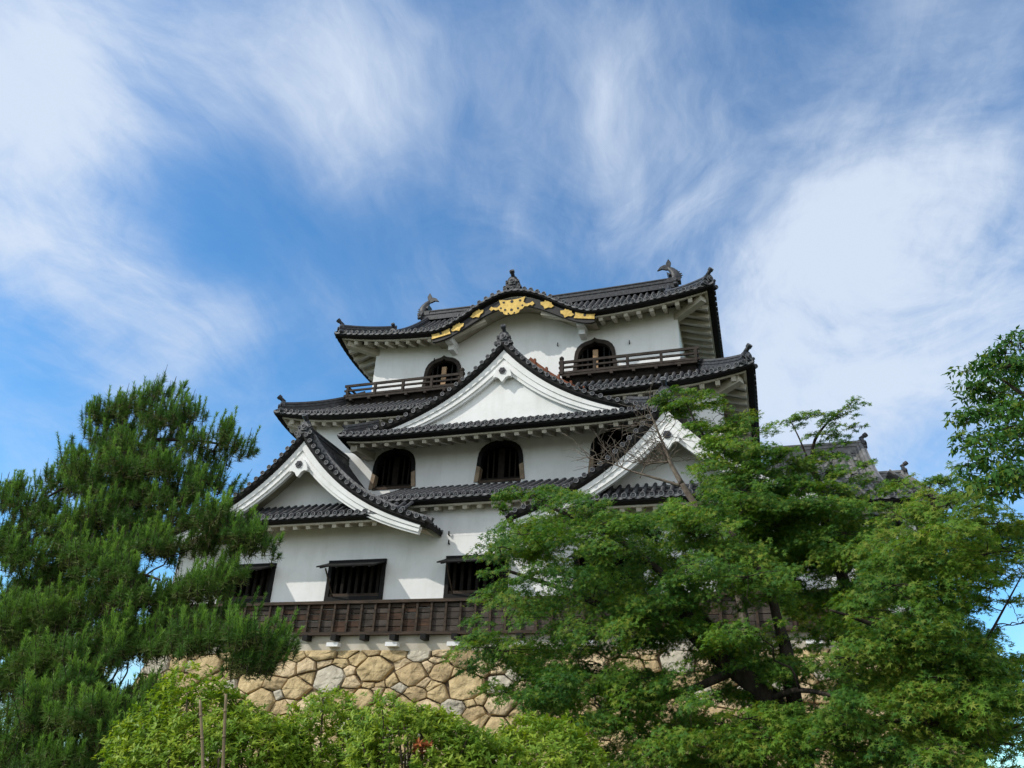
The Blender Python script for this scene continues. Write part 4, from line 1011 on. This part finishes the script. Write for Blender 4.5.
# ---- taller maple behind it, thin top against the sky
def maple_b():
    Y=17.5; T=Tree('maple_tree','taller maple behind the spreading one, its thin top against the sky beside the castle','tree',at(838,860,Y))
    P=lambda *l:[at(x,y,Y+d) for x,y,d in l]
    T.limb(P((838,865,0),(846,700,0),(846,620,0),(842,575,0),(828,540,0),(820,487,0),(811,468,0)),.20,.06)
    T.limb(P((811,468,0),(815,440,.1),(832,418,.2),(850,404,.2)),.05,.012)
    T.limb(P((828,540,0),(780,500,-.3),(726,463,-.5),(700,430,-.5),(684,398,-.5)),.08,.015)
    T.limb(P((842,575,0),(880,535,.3),(905,500,.5)),.07,.02)
    T.limb(P((811,468,0),(800,440,0),(790,420,0)),.03,.01)
    poly=[(700,470),(735,455),(775,470),(800,478),(838,480),(880,510),(905,560),(890,640),(820,650),(770,600),(715,530),(690,500)]
    pads=sample_pads(poly,[[(790,560),(835,560),(840,590),(800,592)]],Y,1.7,110,14,(26,46),22)
    ex=[(690,402,30,0),(685,408,26,.3),(668,398,18,.2),(672,390,14,.3),(720,412,30,.2),(735,420,28,-.2),(752,428,30,.1),(700,425,22,-.3),(708,436,24,-.5),(716,446,26,-.6),(662,400,16,.2),(676,408,20,.1),(698,394,20,.1),(710,396,18,.2),(728,440,26,-.4),(815,482,26,-.4),(840,490,26,-.3),(825,470,20,-.2),(862,500,24,-.2),(800,462,22,-.2),(832,458,20,-.1),(852,472,22,-.2),(880,480,22,-.2),(845,440,16,0),(868,462,14,0),(895,486,20,-.2),(742,445,30,-.9),(715,452,26,-.9),(735,465,30,-1.1),(760,470,30,-.9),(706,470,24,-.9),(780,455,26,-.8),(745,480,30,-1.2),(760,455,30,-.5),(725,462,26,-.6),(790,462,28,-.5),(748,478,30,-.8),(805,480,28,-.6),(775,485,30,-.7),(700,425,14,0),(745,455,26,.3),(770,450,22,0),(785,470,20,.2),(712,402,18,.3),
        (850,402,17,0),(838,416,22,.2),(808,416,22,0),(792,420,14,.1),(855,425,12,.2),(822,432,22,0),(815,455,20,.1),(832,450,14,0),(845,412,14,.1),(800,500,28,0)]
    pads+=[(at(x,y,Y-.3+d),r/px_m(at(x,y,Y-.3+d))) for x,y,r,d in ex]
    T.finish(maple_crown(T,pads,['mapleA','mapleB','mapleC'],[.42,.22,.36],.076,1300,32))
maple_b()
# ---- maple at the right
def maple_c():
    Y=13.5; T=Tree('maple_tree','yellowish green maple at the right edge of the picture, below the big glossy tree','tree',at(985,900,Y))
    P=lambda *l:[at(x,y,Y+d) for x,y,d in l]
    T.limb(P((985,905,0),(975,760,0),(965,680,0),(950,610,.2),(940,540,.3),(930,490,.4)),.17,.03)
    T.limb(P((965,680,0),(910,640,-.5),(860,620,-.8),(830,610,-1)),.07,.015)
    T.limb(P((965,680,0),(995,625,0),(1022,575,0)),.03,.008)
    T.limb(P((975,740,0),(920,720,-1),(870,725,-1.4)),.06,.02)
    poly=[(868,520),(890,482),(912,470),(940,478),(965,456),(1000,500),(1034,520),(1040,640),(1035,775),(800,785),(812,700),(835,640),(850,590)]
    holes=[[(960,585),(1024,560),(1030,650),(985,660)],[(940,735),(1024,735),(1024,775),(900,775)]]
    pads=sample_pads(poly,holes,Y,1.8,170,13,(28,52),23)
    ex=[(900,478,18,.3),(920,492,24,.2),(945,480,18,.1),(965,462,16,0),(1000,520,20,.3),(985,545,22,.4),(1010,600,16,.3),(975,600,18,.2),(1015,655,22,0),(880,640,44,-1.2),(850,655,38,-1.4),(915,625,38,-1.2),(975,690,44,-1.5),(1010,740,40,-1.3),(930,700,44,-1.6),(985,640,30,-.9),(1015,560,24,0),(1020,690,34,-1),(940,650,40,-1.4),(965,560,30,-.6),(990,585,22,-.3),(1000,768,46,-1.4),(960,765,46,-1.6),(1030,720,40,-1.2),(985,715,40,-1.7),(940,745,44,-1.8),(1020,620,26,.2),(1000,660,30,-.4),(1020,525,22,.2),(1005,545,22,.1),(900,750,44,-1.7),(1000,700,40,-.6),(960,720,45,-.8)]
    pads+=[(at(x,y,Y+d),r/px_m(at(x,y,Y+d))) for x,y,r,d in ex]
    T.finish(maple_crown(T,pads,['mapleA','mapleB','mapleC'],[.40,.34,.26],.070,1250,33))
maple_c()
# ---- big glossy broadleaf tree reaching in at the right
def broadleaf():
    Y=10.5; T=Tree('broadleaf_tree','large glossy leaved tree reaching into the picture from the upper right edge','tree',at(1150,980,Y))
    P=lambda *l:[at(x,y,Y+d) for x,y,d in l]
    T.limb(P((1150,985,0),(1120,700,0),(1085,520,0),(1060,440,0),(1035,405,0),(1000,378,0)),.16,.010)
    T.limb(P((1050,430,0),(1010,440,.3),(970,470,.4)),.025,.008); T.limb(P((1050,430,0),(1040,370,.3),(1020,345,.3)),.04,.012); T.limb(P((1085,520,0),(1040,480,-.2),(1000,490,-.2)),.04,.012)
    ex=[(1005,350,22,0),(975,368,20,.2),(965,385,17,0),(990,390,26,.1),(1018,375,26,.3),(965,415,18,.2),(975,440,22,.1),(1005,425,26,0),(985,465,26,.2),(1010,475,30,.1),(1030,440,28,0),(960,435,12,.1),(1000,490,22,0),(1035,400,30,.2),(1020,340,20,.1),(1045,360,30,.4),(1060,470,40,.3),(1080,420,50,.1),(970,478,16,.2),(995,362,24,.1),(1010,362,26,-.1),(985,380,24,0),(1000,402,28,.1),(985,412,24,-.1),(975,398,20,.1),(1020,405,28,-.2),(995,440,28,-.2),(1010,455,30,0),(970,455,18,0),(1025,425,30,.1),(1000,475,28,-.1),(1022,365,24,.1),(985,352,16,.1),(1010,338,18,0),(1030,470,34,-.2),(980,485,20,.1)]
    pads=[(at(x,y,Y+d*3),r/px_m(at(x,y,Y+d*3))) for x,y,r,d in ex]
    T.finish(maple_crown(T,pads,['mapleC','mapleB'],[.75,.25],.047,1900,34,oval=True))
broadleaf()
# ---- bare dead limbs in front of the right gable
def dead_tree():
    Y=18.5; T=Tree('bare_tree','leafless grey dead branches in front of the right lower gable','bare tree',at(760,860,Y),bark='deadwood')
    rr=random.Random(9); P=lambda l:[at(x,y,Y) for x,y in l]
    T.limb(P([(760,865),(748,640),(720,540),(692,500),(682,484)]),.12,.07)
    T.limb(P([(682,484),(672,466),(666,450),(658,432),(650,412)]),.075,.015)
    T.limb(P([(682,486),(655,478),(631,471),(613,464),(590,458)]),.04,.008)
    T.limb(P([(668,462),(655,463),(645,466),(640,478)]),.03,.012)
    T.limb(P([(700,505),(730,470),(745,440)]),.04,.01)
    ends=[]
    for q,r in list(T.nodes):
        if q.z>7.2 and rr.random()<.95:
            for _ in range(3):
                d=Vector((rr.uniform(-1.3,.5),rr.uniform(-.4,.4),rr.uniform(-.1,1.0))).normalized()*rr.uniform(.35,1.1)
                ends.append((q,q+d))
    for q,e in ends:
        pts=wob(q,e,.10,rr,4); n=len(pts); T.wood.tube(pts,[.013-.009*i/(n-1) for i in range(n)],4,cap=False)
        for _ in range(2):
            b=pts[rr.randrange(2,n)]; f=b+(e-q)*rr.uniform(.2,.45)+Vector((rr.uniform(-.25,.25),rr.uniform(-.2,.2),rr.uniform(-.1,.3)))
            T.wood.tube([b,b.lerp(f,.5)+Vector((0,0,.02)),f],[.007,.005,.003],3,cap=False)
    T.finish(None)
dead_tree()

# ---- pine at the left
def pine():
    Y=12.0; T=Tree('pine_tree','large dark green pine with upright needle shoots at the left of the castle','tree',at(108,900,Y))
    rr=random.Random(4); P=lambda *l:[at(x,y,Y+d) for x,y,d in l]
    T.limb(P((108,905,0),(100,770,0),(94,690,0),(104,630,0),(112,585,0),(126,520,.1),(140,478,.1),(152,440,.1),(150,405,.1)),.21,.03)
    for l,r in (([(140,478,.1),(122,472,-.2),(95,470,-.4),(60,490,-.5),(25,510,-.6)],.07),([(126,520,.1),(160,512,-.3),(205,520,-.5),(250,530,-.6)],.075),([(112,585,0),(80,560,.3),(40,555,.4),(0,560,.5)],.07),
                ([(104,630,0),(150,628,-.5),(200,640,-.8),(260,645,-1)],.08),([(100,660,0),(60,650,-.6),(20,650,-.9)],.06),([(96,700,0),(50,710,-.8),(10,730,-1.2)],.06),([(96,700,0),(120,710,-1),(140,730,-1.4)],.05),
                ([(152,440,.1),(190,440,-.2),(225,445,-.3)],.05),([(112,585,0),(140,575,-.8),(160,580,-1.2)],.05),([(140,478,0),(110,430,.3),(95,420,.4)],.04)):
        T.limb(P(*l),r,.015)
    # foliage clouds: px, py, half width, half height, depth offset, shoots
    pads=[(150,405,44,22,0,70),(115,420,30,20,.2,45),(185,420,40,20,-.1,60),(215,445,34,22,-.2,60),(150,450,60,26,.1,110),(95,455,34,26,.2,60),(70,480,38,24,-.2,60),(200,475,40,18,-.3,55),(120,490,50,20,-.4,70),
          (40,505,34,22,-.4,50),(15,535,24,26,-.3,40),(80,525,36,18,-.5,45),(170,520,40,18,-.4,55),(215,520,42,18,-.5,65),(245,540,30,20,-.6,50),(190,545,36,14,-.4,35),(75,560,40,22,-.6,55),
          (30,580,40,26,-.6,65),(110,590,34,20,-.7,45),(85,610,46,26,-.9,75),(30,630,40,30,-1,70),(150,600,34,16,-.9,40),(195,592,40,17,-.7,55),(225,572,26,14,-.6,30),(180,620,40,14,-.9,45),
          (205,640,50,20,-1,80),(255,640,36,22,-1.1,65),(235,662,44,14,-1.1,50),(165,645,30,14,-.9,30),(120,645,30,14,-.6,25),(60,670,40,26,-1.1,65),(15,680,30,34,-1.2,60),(90,720,60,26,-1.3,90),(40,735,50,34,-1.4,100),(130,735,40,28,-1.4,65),(90,760,70,22,-1.6,90),
          (150,712,26,14,-1.3,25),(5,760,40,30,-1.7,60),(130,655,30,16,-1.2,40),(112,632,30,18,-1.2,40),(75,650,40,22,-1.4,60),(125,745,40,26,-1.8,60),(135,575,34,20,-1.0,45),(70,540,40,22,-.8,60),(30,560,36,22,-.9,50),(150,540,34,16,-.9,40),(15,500,22,24,-.3,30),(15,620,30,30,-1.2,50),(140,690,22,12,-1.0,20),(60,700,40,24,-1.6,60),(150,500,44,20,-.4,60),(185,495,40,18,-.2,45),(60,770,60,24,-1.9,80),(95,715,40,20,-1.9,60),(85,680,22,14,-1.7,30),(160,690,22,10,-1.5,24),(20,600,30,30,-.3,50),(60,640,40,24,-.2,50),(30,700,50,40,.4,80),(100,690,26,10,.2,20),(70,590,40,30,.5,50),(105,520,40,24,-.6,75),(100,560,36,24,-.9,65),(130,545,34,20,-.8,45),(60,530,36,22,-.2,50),(100,475,40,22,-.4,55),(60,615,36,24,-1.1,60),(125,600,30,18,-1.1,40),(20,545,30,24,-.1,45),(10,640,34,30,-.6,60),(45,670,40,26,-1.3,60),(150,470,40,18,-.5,50),(200,610,50,24,.1,50)]
    B=[];D=[];LEN=[];TONE=[]
    for x,y,w,h,d,n in pads:
        c=at(x,y,Y+d); s=px_m(c); W=w/s; H=h/s; T.branch_to(c-Vector((0,0,H*.4)),rr,.012)
        tw=[]
        for k in range(max(3,n//9)):
            a=rr.uniform(0,6.283); q=math.sqrt(rr.random())*.8
            e=c+Vector((W*q*math.cos(a),W*.75*q*math.sin(a),rr.uniform(-.5,.35)*H)); tw.append(e)
            pts=wob(c-Vector((0,0,H*.3)),e,.08,rr,3); T.wood.tube(pts,[.014-.008*i/(len(pts)-1) for i in range(len(pts))],4,cap=False)
        for k in range(int(n*1.75)):
            e=rr.choice(tw); b=e+Vector((rr.gauss(0,.24)*W,rr.gauss(0,.22)*W,rr.gauss(0,.26)*H+.1*H))
            o=(b-c); dr=Vector((o.x/W*.24+rr.uniform(-.20,.20)+.03,o.y/W*.24+rr.uniform(-.20,.20)-.08,rr.uniform(.8,1.15))).normalized()
            B.append(b);D.append(dr);LEN.append(rr.uniform(.12,.34)*(1.15 if o.z>-.2*H else .8)); TONE.append(1 if (o.z>-.1*H and rr.random()<.50) else 0)
    k=len(B); B=np.array(B);D=np.array(D);LEN=np.array(LEN)
    out=[]
    TONE=np.array(TONE)
    def needles(per,t0,t1,ang,ln,wd,mi,droop=0.0,sel=None):
        sel=np.ones(len(B),bool) if sel is None else sel
        base=np.repeat(B[sel],per,0);d=np.repeat(D[sel],per,0);L=np.repeat(LEN[sel],per); n=len(base)
        t=RNG.uniform(t0,t1,n); th=RNG.uniform(0,2*np.pi,n); a,b=basis(d); rad=a*np.cos(th)[:,None]+b*np.sin(th)[:,None]
        an=np.radians(RNG.normal(ang,10 if ang<50 else 30,n))[:,None]; nd=unit(d*np.cos(an)+rad*np.sin(an)+np.array([0,0,-droop]))
        p=base+d*(L*t)[:,None]+rad*.006; l=(ln*RNG.uniform(.7,1.2,n))[:,None]; s=unit(np.cross(nd,RNG.normal(0,1,(n,3))))*wd
        V=np.stack([p-s,p+s,p+nd*l],1).reshape(-1,3); F_=np.arange(3*n).reshape(-1,3); out.append((V,F_,np.full(n,mi)))
    needles(86,.0,1.0,34,.068,.0062,2,sel=TONE==1)
    needles(30,-.1,.5,45,.085,.0058,0,sel=TONE==0)
    needles(44,-.3,.25,60,.12,.0056,0)
    needles(20,-.7,.0,88,.12,.0058,1,.15)
    for b,d,l in zip(B,D,LEN): T.wood.tube([Vector(b)-Vector(d)*l*.6,Vector(b)+Vector(d)*l*.95],[.009,.004],3,cap=False)
    T.mats=['pine','pine_old','pine_new']; T.finish(out)
pine()

# ---- sunny shrubs along the bottom
def bush(label,px,py,Y,rx,ry,rz,n,seed,rust=0,low=-1.65):
    py-=7; c=at(px,py,Y); root=thing('shrub',label,'shrub',(c.x,c.y,low),'sunlit shrubs along the foot of the stone base'); rr=random.Random(seed)
    lumps=[(unit(np.array([[rr.gauss(0,1),rr.gauss(0,1),abs(rr.gauss(0,.8))]]))[0],rr.uniform(.08,.24),rr.uniform(.25,.5)) for _ in range(16)]
    d=RNG.normal(0,1,(n,3)); d[:,2]=np.abs(d[:,2])*.95-.18; d=unit(d); f=np.ones(n)*.90
    for l,a,w in lumps: f+=a*np.exp(-(1-(d*l).sum(1))/(w*w*.5))
    f*=RNG.uniform(.72,1.03,n)**.7+RNG.normal(0,.02,n)
    R=np.array([rx,ry,rz]); P=np.array(c)+d*R*f[:,None]; axis=unit(d*np.array([1,1,1])/R*rz*.55+np.array([-.12,-.12,.75])+RNG.normal(0,.28,(n,3)))
    st=MB()
    for k in range(46):
        i=rr.randrange(n); q=Vector(P[i]); b=Vector((c.x+(q.x-c.x)*.25,c.y+(q.y-c.y)*.25,low)); m=b.lerp(q,.6)+Vector((rr.uniform(-.1,.1),rr.uniform(-.1,.1),.1)); st.tube(curve([b,m,q],4),.012,5)
    per=8; base=np.repeat(P,per,0); ax=np.repeat(axis,per,0); k=len(base); a,b=basis(ax); th=RNG.uniform(0,2*np.pi,k); rad=a*np.cos(th)[:,None]+b*np.sin(th)[:,None]
    el=RNG.uniform(.15,1.0,k)[:,None]; D=unit(rad+ax*el); Nn=unit(ax-rad*el*.8); ln=RNG.uniform(.042,.092,k)
    V,Fc,m=oval_leaves(base+ax*RNG.uniform(-.03,.04,k)[:,None],D,Nn,ln,ln*.19)
    mi=np.repeat(np.repeat((RNG.random(n)<.35).astype(int),per),m)
    if rust:
        pick=np.argsort(np.abs(P[:,0]-(c.x+rust[0]))+np.abs(P[:,2]-(c.z+rust[1]))+np.abs(P[:,1]-(c.y-ry*.8)))[:9]; sel=np.zeros(n,int); sel[pick]=1; rs=np.repeat(np.repeat(sel,per),m); mi=np.where(rs==1,2,mi)
    mesh_np('foliage',V,Fc,mi,['shrub','shrub2','rust'],root); st.build('stems','bark_light',root)
bush('biggest round bright green shrub at the lower left, behind two dry bamboo stakes',205,796,8.6,1.15,.8,1.06,3900,12)
bush('low bright green shrub in the gap between the big round shrub and the middle shrubs',322,808,9.4,.75,.7,1.02,2000,2)
bush('middle sunlit shrub below the stones, with a few rusty leaves',425,810,9.2,.98,.7,1.05,3100,3,rust=(.15,.52))
bush('rightmost sunlit shrub, partly under the spreading maple',540,812,9.8,.90,.7,.95,2300,4)
for lab,pts,Y in (('left thinner bamboo stake in front of the big round shrub',[(204,900),(203,768),(200,700)],7.4),('right straighter bamboo stake in front of the big round shrub',[(220,900),(223,768),(226,694)],7.2)):
    p=[at(x,y,Y) for x,y in pts]; s=MB(); s.tube(curve(p,6),[.019-.006*i/12 for i in range(13)],8)
    for i in range(1,6):
        q=p[0].lerp(p[2],i/6); 
    for f in (.25,.42,.58,.74,.9):
        cp=curve(p,6); q=cp[int(f*12)]; t=(cp[int(f*12)]-cp[int(f*12)-1]).normalized(); s.tube([q-t*.012,q+t*.012],.018,8)
    tag(s.build('bamboo_stake','bamboo'),lab,'stake','dry bamboo stakes')
